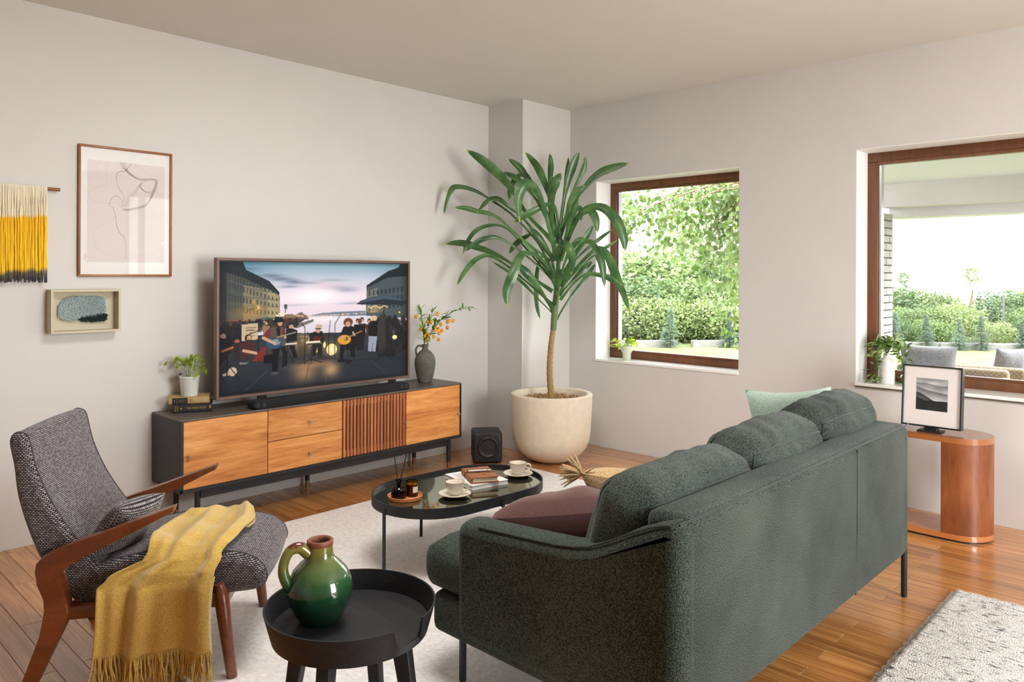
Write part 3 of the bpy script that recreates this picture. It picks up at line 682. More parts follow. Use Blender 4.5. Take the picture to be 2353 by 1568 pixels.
# terrace furniture
so = thing('wicker_sofa', 'pale wicker terrace sofa behind the white bottle vase', 'sofa', (-2.08, 8.35, -.05), .1)
MB().rbox((0, 0, .2), (1.0, .72, .3), .04, 3).build('base', 'wicker', so); MB().rbox((0, .33, .36), (1.0, .1, .5), .04, 3).build('backrest', 'wicker', so); MB().rbox((.47, 0, .32), (.1, .72, .44), .04, 3).build('arm', 'wicker', so)
mb = soft_box(.9, .6, .14, .06, (0, 0, .02)); mb.v = [(x - .03, y - .05, z + .42) for x, y, z in mb.v]; mb.build('seat_cushion', 'outdoor_grey', so, 60)
mb = pillow_mb(.52, .36, .18, seed=4); o = mb.build('cushion', 'outdoor_grey', None, 60); o.location = (-2.26, 8.40, .43); o.rotation_euler = (-.25, 0, .12); tag(o, 'plump pale grey cushion on the wicker sofa beside the brick pillar', 'cushion')
ac = thing('wicker_armchair', 'pale wicker terrace armchair seen right of the photo frame', 'armchair', (-2.0, 9.5, -.05), .05)
MB().rbox((0, 0, .2), (.85, .75, .3), .04, 3).build('base', 'wicker', ac); MB().rbox((0, -.33, .36), (.85, .1, .46), .04, 3).build('backrest', 'wicker', ac); MB().rbox((.39, 0, .32), (.1, .75, .42), .04, 3).build('arm', 'wicker', ac); MB().rbox((-.39, 0, .32), (.1, .75, .42), .04, 3).build('arm', 'wicker', ac)
o = pillow_mb(.42, .36, .16, seed=6).build('cushion', 'outdoor_grey', None, 60); o.location = (-1.78, 9.42, .38); o.rotation_euler = (.25, 0, 1.0); tag(o, 'round-cornered grey cushion leaning in the wicker armchair', 'cushion')
ns = thing('terrace_bench', 'low grey padded terrace bench close outside the wide window', 'bench', (-1.15, 7.55, -.05))
MB().rbox((0, 0, .26), (1.2, .6, .4), .05, 3).build('base', 'wicker', ns)
mb = soft_box(1.25, .62, .13, .06, (0, 0, .03), wr=.008); mb.v = [(x, y, z + .55) for x, y, z in mb.v]; mb.build('pad', 'outdoor_grey', ns, 60)

# ------------------------------------------------------------------ rugs
rg = MB(); rgx, rgy = 2.62, 3.1
def rug1(u, v): return ((u - .5) * rgx, (v - .5) * rgy, .010 + .0012 * noise.noise(Vector((u * 30, v * 36, 0))))
rg.grid(rug1, 60, 70); rg.box((0, 0, .0045), (rgx, rgy, .009)); o = rg.build('area_rug', 'rug_grey', None, 40); o.location = (-4.065 + rgx / 2, 4.27 - rgy / 2, 0)
tag(o, 'large pale grey low-pile rug under the coffee table and sofa', 'rug')
rg = MB(); rx, ry = 2.6, 1.95; r5 = random.Random(2)
def rug2(u, v):
    e = min(u, 1 - u, v, 1 - v); x = (u - .5) * rx; y = (v - .5) * ry
    x += .012 * noise.noise(Vector((v * 60, u * 3, 1))) * (e < .02); y += .012 * noise.noise(Vector((u * 60, v * 3, 5))) * (e < .02)
    return (x, y, (.024 if e > .006 else .001) + (.003 * noise.noise(Vector((u * 260, v * 200, 2))) if e > .006 else 0))
rg.grid(rug2, 180, 140); o = rg.build('wool_rug', 'rug_speckled', None, 70); o.location = (-.967 + rx / 2, 4.0 - ry / 2, 0.0)
tag(o, 'thick cream wool rug flecked with dark yarn behind the sofa', 'rug')

# ------------------------------------------------------------------ media console
con = thing('media_console', 'long black media console with walnut doors and drawers below the television', 'console', (-4.515, 2.875, 0))
L2, D2, ZB, ZT = 1.075, .2, .225, .645
MB().rbox((0, 0, ZT - .006), (2 * D2, 2 * L2, .012), .002, 1).build('top_panel', 'console_top', con)
MB().rbox((0, 0, ZB + .01), (2 * D2, 2 * L2, .02), .002, 1).build('bottom_panel', 'console_black', con)
for sg in (-1, 1): MB().rbox((0, sg * (L2 - .009), (ZB + ZT) / 2), (2 * D2, .018, ZT - ZB - .012), .002, 1).build('side_panel', 'console_black', con)
MB().box((-D2 + .006, 0, (ZB + ZT) / 2), (.012, 2 * L2 - .036, ZT - ZB - .03)).build('back_panel', 'console_black', con, 0)
for yy in (-.5375, 0, .5375): MB().box((-.02, yy, (ZB + ZT) / 2), (.32, .016, ZT - ZB - .03)).build('divider', 'console_black', con, 0)
def knob(parent, y, z):
    mb = MB(); mb.tube([(D2 - .002, y, z), (D2 + .018, y, z)], .0035, 8); mb.tube([(D2 + .016, y, z), (D2 + .0185, y, z), (D2 + .026, y, z), (D2 + .0275, y, z)], [.006, .0095, .0095, .008], 14); mb.build('knob', 'brass', parent)
def front(name, y0, y1, z0, z1):
    g = .0022; return MB().rbox((D2 - .011, (y0 + y1) / 2, (z0 + z1) / 2), (.02, y1 - y0 - 2 * g, z1 - z0 - 2 * g), .0015, 1).build(name, 'walnut', con)
zb, zt = ZB + .02, ZT - .012; q = .5375; e = .018
knob(front('door', -L2 + e, -q, zb, zt), -L2 + .045, .437)
zm = (zb + zt) / 2
knob(front('drawer', -q, 0, zm, zt), -.253, .53); knob(front('drawer', -q, 0, zb, zm), -.253, .325)
knob(front('door', q, L2 - e, zb, zt), L2 - e - .028, .412)
sd = MB(); sd.box((D2 - .026, q / 2, zb + .016), (.012, q - .006, .03)); sd.box((D2 - .026, q / 2, zt - .016), (.012, q - .006, .03)); sd.box((D2 - .038, q / 2, zm), (.006, q - .006, zt - zb - .006))
sdo = sd.build('slatted_door', 'console_black', con, 0)
ns_ = 19; pit = (q - .008) / ns_
slat = MB().rbox((0, 0, 0), (.022, pit * .56, zt - zb - .006), .0015, 1).build('slat', 'slat_wood', sdo)
for i in range(ns_):
    o = slat if i == 0 else slat.copy()
    if i: COL.objects.link(o); o.parent = sdo
    o.location = (D2 - .012, .004 + pit * (i + .5), zm)
blk = MB().box((0, 0, 0), (.012, pit * .44, .045)).build('spacer_block', 'slat_wood', sdo, 0)
for i in range((ns_ - 1) * 2):
    o = blk if i == 0 else blk.copy()
    if i: COL.objects.link(o); o.parent = sdo
    o.location = (D2 - .019, .004 + pit * (i // 2 + 1), (zt - .026 if i % 2 else zb + .026))
knob(sdo, q - .016, .412)
MB().rbox((.155, .005, .2), (.04, 1.90, .05), .003, 1).build('front_rail', 'console_black', con); MB().rbox((-.145, .005, .2), (.04, 1.90, .05), .003, 1).build('rear_rail', 'console_black', con)
def con_leg(x, y):
    l = MB().tube([(x, y, .225), (x, y, .048)], [.0165, .0155], 18).build('leg', 'console_black', con); MB().tube([(x, y, .048), (x, y, 0)], [.0157, .0145], 18).build('leg_cap', 'copper', l)
for x, y in ((.155, -.955), (.155, .982), (-.145, -.955), (-.145, .888), (-.145, -.055)): con_leg(x, y)

# ------------------------------------------------------------------ sofa
sf = thing('sofa', 'deep green upholstered three-seat sofa on thin black legs seen from behind', 'sofa', (-1.6, 2.8, .0115))
O = Vector((-1.6, 2.8, 0)); T0 = Matrix.Translation(-O)
move(MB().rbox((-1.165, 2.8, .493), (.15, 1.91, .606), .036, 4), T0).build('backrest', 'sofa_cloth', sf)
def arc2(cx, cz, r, a0, a1, n=6): return [(cx + r * math.cos(math.radians(a0 + (a1 - a0) * i / n)), cz + r * math.sin(math.radians(a0 + (a1 - a0) * i / n))) for i in range(n + 1)]
arm_top = [(-1.178, .768), (-1.251, .733), (-1.327, .692), (-1.40, .658), (-1.46, .642), (-1.53, .631), (-1.64, .622), (-1.774, .612), (-1.88, .604)]
arm_o = arc2(-1.141, .233, .048, -90, 0) + [(-1.093, .5)] + arc2(-1.141, .742, .048, 0, 66) + arm_top + arc2(-1.946, .552, .05, 96, 180) + [(-1.996, .40)] + arc2(-1.947, .233, .048, 180, 270)
for y0, y1 in ((1.795, 1.93), (3.67, 3.805)):
    move(loft_profile(arm_o, y0, y1, .04, .003, smooth_it=False, nt=4), T0).build('arm', 'sofa_cloth', sf, 60)
    ys = y0 if y0 < 2 else y1
    sm = MB().tube([(a - .006, ys + (.03 if y0 < 2 else -.03) * .42, b - .007) for a, b in arm_o[14:24]], .0035, 6); move(sm, T0).build('arm_seam', 'sofa_seam', sf)
move(MB().tube([(-1.098, 1.81, .785), (-1.098, 3.79, .785)], .0035, 6), T0).build('back_seam', 'sofa_seam', sf)
move(MB().tube([(-1.094, 3.12, .2), (-1.0895, 3.12, .45), (-1.0905, 3.12, .78)], .002, 5), T0).build('back_panel_seam', 'sofa_seam', sf)
move(MB().rbox((-1.66, 2.8, .235), (.96, 1.985, .15), .035, 4), T0).build('base', 'sofa_cloth', sf)
mb = soft_box(.96, 1.96, .19, .075, (.02, .01, .02), 14, .004, seed=3); move(mb, Matrix.Translation((-1.745, 2.8, .385) - O) if False else Matrix.Translation(Vector((-1.745, 2.8, .385)) - O)).build('seat_cushion', 'sofa_cloth', sf, 60)
sp = [[(1, -1 + .1 * i, 1) for i in range(21)], [(-1, -1 + .1 * i, 1) for i in range(21)], [(1, -1, 1 - .1 * i) for i in range(21)], [(1, 1, 1 - .1 * i) for i in range(21)], [(-1, -1, 1 - .1 * i) for i in range(21)]]
for k, (yc, w, dz, ry) in enumerate(((2.19, .68, -.10, .30), (2.83, .64, -.062, .27), (3.46, .65, -.04, .25))):
    c = soft_box(.22, w, .50, .075, (.055, .018, .035), 22, .010, (5, 15, 4), 5 + k, sp)
    M = T0 @ Matrix.Translation((-1.375, yc, .70 + dz)) @ Matrix.Rotation(ry, 4, 'Y')
    seams = c.seams; co = move(c, M).build('back_cushion', 'sofa_cloth', sf, 60)
    for s_ in seams: move(MB().tube(s_, .0042, 6), M).build('welt', 'sofa_seam', co)
for x, y in ((-1.112, 3.785), (-1.112, 1.84), (-2.02, 1.86), (-2.02, 3.74)):
    zl = 0 if x < -1.5 else -.0115; move(MB().tube([(x, y, zl), (x, y, zl + .006), (x, y, .24)], [.0125, .0135, .0135], 14), T0).build('leg', 'metal_black', sf)

# cushions on the sofa
def put_pillow(mb, name, mat, loc, rot, label, smooth=60):
    o = mb.build(name, mat, None, smooth); o.location = loc; o.rotation_euler = rot; return tag(o, label, 'cushion')
pp = put_pillow(pillow_mb(.54, .42, .24, n=34, seed=1, wr=.022, sag=.1, sharp=.42), 'throw_pillow', 'plum_linen', (-1.775, 2.36, .46), (1.08, -.20, .32), 'plum linen cushion propped behind the near sofa arm')
bp = put_pillow(pillow_mb(.46, .38, .18, seed=2, sharp=.42), 'throw_pillow', 'beige_knit', (-1.75, 2.76, .46), (.95, -.03, .16), 'beige knitted cushion with tassels lying behind the plum one')
tas = MB(); rt = random.Random(9)
for k in range(26):
    p0 = Vector((-.222, 0, .368)); d = Vector((-.5 + rt.gauss(0, .25), rt.gauss(0, .25), .1 + rt.gauss(0, .25))).normalized()
    tas.tube([p0, p0 + d * .03, p0 + d * .06 + Vector((-.01, 0, -.005)), p0 + d * .085 + Vector((-.02, 0, -.015))], [.004, .0045, .004, .002], 5)
tas.build('tassel', 'beige_knit', bp, 60)
put_pillow(pillow_mb(.48, .46, .17, seed=3, sag=.1), 'throw_pillow', 'mint_velvet', (-1.52, 3.60, .475), (-.22, .0, 1.0), 'pale mint velvet cushion behind the sofa back')

# ------------------------------------------------------------------ armchair
CH = (-2.657, 1.289, .0115); CR = math.atan2(.782, .623)
ch = thing('armchair', 'wooden lounge armchair upholstered in black and white tweed', 'armchair', CH, CR)
back_o = [(-.763, .86), (-.748, .778), (-.734, .669), (-.701, .551), (-.653, .433), (-.595, .36), (-.54, .285), (-.455, .285), (-.41, .36), (-.475, .425), (-.54, .506), (-.622, .634), (-.676, .76), (-.702, .87), (-.722, .893), (-.748, .892)]
seat_o = [(-.47, .30), (-.47, .40), (-.38, .432), (-.26, .448), (-.1, .443), (.03, .428), (.095, .395), (.122, .35), (.115, .312), (.075, .292), (-.018, .285), (-.2, .275), (-.4, .272)]
b_ = loft_profile(back_o, .025, .555, .022, .006); bo = b_.build('backrest', 'tweed', ch, 50)
for rim in b_.rim: MB().tube(rim + rim[:1], .0035, 5).build('piping', 'piping_cloth', bo)
s_ = loft_profile(seat_o, .025, .555, .03, .010); so_ = s_.build('seat', 'tweed', ch, 50)
for rim in s_.rim: MB().tube(rim + rim[:1], .0035, 5).build('piping', 'piping_cloth', so_)
arm_f = [(-.182, .634), (-.29, .596), (-.401, .556), (-.50, .523), (-.575, .497), (-.62, .475), (-.646, .446), (-.650, .415), (-.640, .375), (-.618, .32), (-.608, .285), (-.612, .25), (-.632, .19), (-.668, .09), (-.709, -.0115), (-.659, -.0115), (-.61, .10), (-.565, .195), (-.538, .255), (-.535, .285), (-.548, .335), (-.575, .405), (-.565, .425), (-.50, .458), (-.398, .510), (-.29, .562), (-.19, .610)]
for t0, t1 in ((-.032, .014), (.566, .612)):
    MB().slab(arm_f, t0, t1, lambda a, b, t: (a, t, b), .008, 2).build('arm_frame', 'chair_wood', ch, 40)
    tc = (t0 + t1) / 2
    MB().slab([(-.55, .243), (-.55, .288), (-.03, .312), (-.03, .262)], tc - .018, tc + .018, lambda a, b, t: (a, t, b), .005, 2).build('side_rail', 'chair_wood', ch, 40)
    MB().tube([(-.034, tc, .338), (-.026, tc, .30), (-.006, tc, .15), (.013, tc, 0)], [.016, .027, .0235, .0185], 16).build('leg', 'chair_wood', ch, 50)
MB().rbox((-.53, .29, .27), (.03, .54, .05), .004, 1).build('rear_rail', 'chair_wood', ch); MB().rbox((-.02, .29, .275), (.03, .54, .04), .004, 1).build('front_rail', 'chair_wood', ch)
pl = pillow_mb(.27, .23, .13, seed=7, wr=.004).build('lumbar_pillow', 'tweed', None, 60)
pl.matrix_world = Matrix.Translation(CH) @ Matrix.Rotation(CR, 4, 'Z') @ Matrix.Translation((-.475, .16, .43)) @ Matrix.Rotation(1.2, 4, 'Z') @ Matrix.Rotation(.62, 4, 'X') @ Matrix.Rotation(.10, 4, 'Y'); tag(pl, 'small tweed cushion resting against the armchair back', 'cushion')
# mustard throw over the near side of the seat
def blanket_pt(u, v, lay=0):
    """u across (rear..front), v from the crumpled end on the seat to the hem"""
    path = [(.44, .462), (.34, .466), (.22, .462), (.11, .464), (.045, .458), (.0, .436), (-.03, .405), (-.045, .35), (-.048, .27), (-.05, .20), (-.05, .135)]
    x = v * (len(path) - 1); i = min(int(x), len(path) - 2); f = x - i; a, b = path[i], path[i + 1]; t = a[0] + (b[0] - a[0]) * f; z = a[1] + (b[1] - a[1]) * f
    sl = np.interp(v, [0, .2, .4, .5, .58, .66, 1], [-.26, -.30, -.29, -.285, -.36, -.42, -.432]); sr = np.interp(v, [0, .12, .3, .45, .6, 1], [.0, .03, .005, -.025, -.04, -.045])
    s = sl + (sr - sl) * u
    h = max(0, (v - .45) / .55); tp = 1 - min(1, abs(v - .3) / .3) * .3
    fu = u + .25 * max(0, .75 - v) * (u - .7); ph_ = fu * 13.5 + .6 + .5 * math.sin(fu * 5)
    fold = math.cos(ph_) * .6 + .3 * math.cos(2 * ph_ + .7) + .35 * math.sin(fu * 5.2 + 1.1) + .12 * math.sin(fu * 31 - v * 3)
    crease = noise.noise(Vector((s * 9 + v, t * 7, v * 3)))
    if v < .5:
        z += .020 * tp * (fold * .7 + .7) + .016 * crease + .004
        if v < .1: z += .02 * (1 - v / .1) * (.5 + .5 * math.sin(u * 9)); t -= .05 * (1 - v / .1) * math.sin(u * 6 + .6)
    else:
        t -= (.030 * fold + .034) * min(1, .45 + h) + .008 * crease
        if v < .62: z += .008 * fold
        s += .006 * math.sin(v * 9 + u * 4)
    if lay: t += .016; z -= .016 * lay
    return (s, t, z)
bl = MB(); bl.grid(lambda u, v: blanket_pt(u, v), 60, 80); bl.grid(lambda u, v: blanket_pt(u, .62 + .38 * v, 1), 60, 24); bl.grid(lambda u, v: (lambda p: (p[0] + .02 - .02 * u, p[1], p[2] - .016))(blanket_pt(u, .03 + .16 * v)), 40, 14)
blk_o = bl.build('throw_blanket', 'mustard_wool', None, 70); blk_o.location = CH; blk_o.rotation_euler = (0, 0, CR); tag(blk_o, 'mustard yellow wool throw with fringe draped over the armchair seat', 'blanket')
sm_ = blk_o.modifiers.new('thickness', 'SOLIDIFY'); sm_.thickness = .005; sm_.offset = 0
fr = MB(); rf = random.Random(3)
for lay in (0, 1):
    for k in range(84):
        u = (k + .5) / 84; p = Vector(blanket_pt(u, 1.0, lay)); L = rf.uniform(.085, .115); dx = rf.gauss(0, .012); dy = rf.gauss(0, .006)
        fr.tube([p, p + Vector((dx * .3, dy, -L * .35)), p + Vector((dx * .7 + rf.gauss(0, .004), dy * 1.3, -L * .7)), p + Vector((dx, dy * 1.5, -L))], [.0028, .0032, .0028, .0016], 5)
fr.build('fringe', 'mustard_wool', blk_o, 60, 'stuff')

# ------------------------------------------------------------------ black tray table
bt_ = thing('tray_table', 'round black wooden tray table with raised rim in front of the sofa', 'side table', (-1.99, 1.36, .0115))
R0 = .262; nseg = 96; rim_in = MB(); notch = .10
def rim_h(a):
    d = (a - notch + PI) % (2 * PI) - PI; d = abs(d)
    return .45 - (.052 if d < .17 else (.052 * (1 - (d - .17) / .05) if d < .22 else 0))
def rimring(r_of_z, z, top): return [((r_of_z) * math.cos(2 * PI * j / nseg), (r_of_z) * math.sin(2 * PI * j / nseg), (rim_h(2 * PI * j / nseg) if top else z)) for j in range(nseg)]
vs = rimring(.205, .355, 0) + rimring(.238, .362, 0) + rimring(R0, 0, 1) + rimring(R0 - .006, 0, 1) + rimring(.240, .384, 0)
fs = [(r * nseg + j, r * nseg + (j + 1) % nseg, (r + 1) * nseg + (j + 1) % nseg, (r + 1) * nseg + j) for r in range(4) for j in range(nseg)]
MB().add(vs, fs).build('rim', 'black_ash', bt_, 40)
MB().lathe([(0, .372), (.236, .372), (.241, .378), (.2405, .385), (.238, .387), (0, .387)], 72).build('tray_top', 'black_ash', bt_, 30); MB().lathe([(0, .352), (.2, .352), (.21, .357), (.21, .372), (0, .372)], 60).build('underside', 'metal_black', bt_)
for k in range(4):
    a = .55 + k * PI / 2; c, s = math.cos(a), math.sin(a)
    mp = lambda x, z, t, c=c, s=s: (c * x - s * t, s * x + c * t, z)
    MB().slab([(.135, .357), (.19, .357), (.235, 0), (.205, 0)], -.021, .021, mp, .003, 1).build('leg', 'black_ash', bt_)

# ------------------------------------------------------------------ oval coffee table
ct = thing('coffee_table', 'oval coffee table with black metal tray rim and smoked mirror top', 'table', (-2.987, 2.727, .0115), 1.497 - PI / 2)
def stadium(R, Lh, n=28):
    o = [(R * math.cos(PI * i / n), Lh + R * math.sin(PI * i / n)) for i in range(n + 1)]; return o + [(-x, -y) for x, y in o]
def ring_wall(mb, Ro, Ri, Lh, z0, z1):
    a = stadium(Ro, Lh); b = stadium(Ri, Lh); k = len(a)
    vs = [(x, y, z0) for x, y in a] + [(x, y, z1) for x, y in a] + [(x, y, z1) for x, y in b] + [(x, y, z0) for x, y in b]
    return mb.add(vs, [(r * k + i, r * k + (i + 1) % k, ((r + 1) % 4) * k + (i + 1) % k, ((r + 1) % 4) * k + i) for r in range(4) for i in range(k)])
ring_wall(MB(), .306, .300, .186, .3005, .3505).build('rim', 'metal_black', ct, 40)
MB().slab(stadium(.2995, .186), .3135, .328, lambda a, b, t: (a, b, t)).build('tray_base', 'metal_black', ct, 40)
MB().slab(stadium(.2985, .186), .3285, .3335, lambda a, b, t: (a, b, t)).build('mirror_top', 'smoked_mirror', ct, 40)
for sx in (-1, 1):
    for sy in (-1, 1):
        x, y = (.012 + (.304 if sx > 0 else .18), .16 if sx > 0 else .42)
        px, py = ((.316 * sx, .18 * sy)); ex = {(1, 1): (.314, .03), (1, -1): (.03, -.492), (-1, -1): (-.314, -.03), (-1, 1): (-.03, .492)}[(sx, sy)]
        l = MB().tube([(ex[0], ex[1], 0), (ex[0], ex[1], .3235)], .0085, 12).build('leg', 'metal_black', ct)
        ix, iy = ex[0] * .82, ex[1] * .86; MB().tube([(ex[0], ex[1], .300), (ix, iy, .300)], .006, 8).build('bracket', 'metal_black', l)

# ------------------------------------------------------------------ walnut side table
st_ = thing('side_table', 'walnut veneer side table with oval top and drum foot under the window', 'side table', (-1.25, 4.91, 0))
def stadx(R, Lh, n=24): return [(y, -x) for x, y in stadium(R, Lh, n)]
MB().slab(stadx(.165, .105), .548, .58, lambda a, b, t: (a, b, t), .002, 1).build('top', 'side_table_rim', st_, 40)
MB().slab(stadx(.163, .105), .012, .042, lambda a, b, t: (a, b, t), .002, 1).build('base', 'side_table_rim', st_, 40)
MB().slab(stadx(.155, .1), 0, .012, lambda a, b, t: (a, b, t)).build('plinth', 'metal_black', st_, 40)
drum = [(.105 + .1625 * math.cos(-PI / 2 + PI * i / 36), .1625 * math.sin(-PI / 2 + PI * i / 36)) for i in range(37)] + [(.044, .1625), (.044, -.1625)]
MB().slab(drum, .042, .548, lambda a, b, t: (a, b, t)).build('drum', 'side_table_wood', st_, 30)

# ------------------------------------------------------------------ fill lamp added on the ceiling, out of view, to brighten rug and floor
cl = thing('fill_lamp', 'added round white fill lamp on the ceiling above the seating group, out of view', 'lamp', (-2.25, 2.0, ZC))
MB().lathe([(0, 0), (.53, 0), (.535, -.004), (.535, -.055), (.528, -.06), (.515, -.06), (.515, -.05), (0, -.05)], 64).build('housing', 'ceramic_white', cl, 40)
MB().lathe([(0, -.0505), (.514, -.0505), (.514, -.056), (0, -.058)], 64).build('diffuser', 'fill_diffuser', cl, 40)
ld = bpy.data.lights.new('fill_light', 'AREA'); ld.shape = 'DISK'; ld.size = 1.0; ld.energy = 42; ld.color = (1, .985, .955)
lo_ = bpy.data.objects.new('fill_light', ld); COL.objects.link(lo_); lo_.parent = cl; lo_.location = (0, 0, -.066)

# ------------------------------------------------------------------ television with its picture
def homography(src):
    """maps the four picture corners TL, TR, BR, BL to the unit square (y down)"""
    A = []; b = []
    for (x, y), (u, v) in zip(src, ((0, 0), (1, 0), (1, 1), (0, 1))):
        A += [[x, y, 1, 0, 0, 0, -u * x, -u * y], [0, 0, 0, x, y, 1, -v * x, -v * y]]; b += [u, v]
    h = np.linalg.solve(np.array(A, float), np.array(b, float)); Hm = np.append(h, 1).reshape(3, 3)
    def f(x, y): w = Hm @ np.array([x, y, 1.0]); return w[0] / w[2], w[1] / w[2]
    return f
class Canvas:
    def __init__(s, w, h, mp): s.w, s.h, s.mp = w, h, mp; s.a = np.zeros((h, w, 3)); s.X, s.Y = np.meshgrid((np.arange(w) + .5) / w, (np.arange(h) + .5) / h)
    def pts(s, P): return [s.mp(*p) for p in P]
    def blend(s, m, col): s.a += (np.array(col[:3]) / 255. - s.a) * np.clip(m, 0, 1)[..., None]
    def poly(s, P, col, al=1):
        P = s.pts(P); m = np.zeros((s.h, s.w), bool); n = len(P)
        for i in range(n):
            (x0, y0), (x1, y1) = P[i], P[(i + 1) % n]
            if abs(y1 - y0) < 1e-9: continue
            m ^= ((y0 > s.Y) != (y1 > s.Y)) & (s.X < (x1 - x0) * (s.Y - y0) / (y1 - y0) + x0)
        s.blend(m * al, col)
    def ell(s, x, y, rx, ry, col, al=1, soft=.06):
        cx, cy = s.mp(x, y); ex = abs(s.mp(x + rx, y)[0] - cx); ey = abs(s.mp(x, y + ry)[1] - cy)
        d = np.sqrt(((s.X - cx) / ex) ** 2 + ((s.Y - cy) / ey) ** 2)
        s.blend(al * (np.clip((1 - d) / soft + .5, 0, 1) if soft < .9 else np.exp(-2.2 * d * d)), col)
    def line(s, P, w, col, al=1):
        P = s.pts(P); asp = s.w / s.h; wd = w / 1875. * .5
        for (x0, y0), (x1, y1) in zip(P[:-1], P[1:]):
            dx, dy = x1 - x0, (y1 - y0) / asp; t = np.clip(((s.X - x0) * dx + (s.Y - y0) / asp * dy) / (dx * dx + dy * dy + 1e-12), 0, 1)
            d = np.hypot(s.X - x0 - t * dx, (s.Y - y0) / asp - t * dy); s.blend(al * np.clip((wd - d) * s.w + .5, 0, 1), col)
def lin(a): return np.where(a <= .04045, a / 12.92, ((a + .055) / 1.055) ** 2.4)
def picture_mesh(name, cv, mp, mat, parent):
    """flat print: one small cell per picture point, colours stored on the mesh"""
    h, w = cv.h, cv.w; xs = np.linspace(0, 1, w); ys = np.linspace(0, 1, h)
    vs = [mp(x, y) for y in ys for x in xs]; me = bpy.data.meshes.new(name)
    fs = [(j * w + i, j * w + i + 1, (j + 1) * w + i + 1, (j + 1) * w + i) for j in range(h - 1) for i in range(w - 1)]
    me.from_pydata(vs, [], fs); ca = me.color_attributes.new('picture', 'FLOAT_COLOR', 'POINT')
    c = np.ones((h * w, 4), np.float32); c[:, :3] = lin(np.clip(cv.a, 0, 1)).reshape(-1, 3); ca.data.foreach_set('color', c.ravel())
    me.materials.append(MAT[mat]); o = bpy.data.objects.new(name, me); COL.objects.link(o); o.parent = parent; return o
def picture_mat(name, emit):
    m, nt, p = new_mat(name); at = nt.nodes.new('ShaderNodeVertexColor'); at.layer_name = 'picture'
    if emit: setp(p, (.004, .004, .004, 1), .35, spec=.12); nt.links.new(at.outputs[0], p.inputs['Emission Color']); p.inputs['Emission Strength'].default_value = emit; m.cycles.emission_sampling = 'NONE'
    else: setp(p, None, .6); nt.links.new(at.outputs[0], p.inputs['Base Color'])
picture_mat('screen_picture', .85); picture_mat('photo_print', 0)

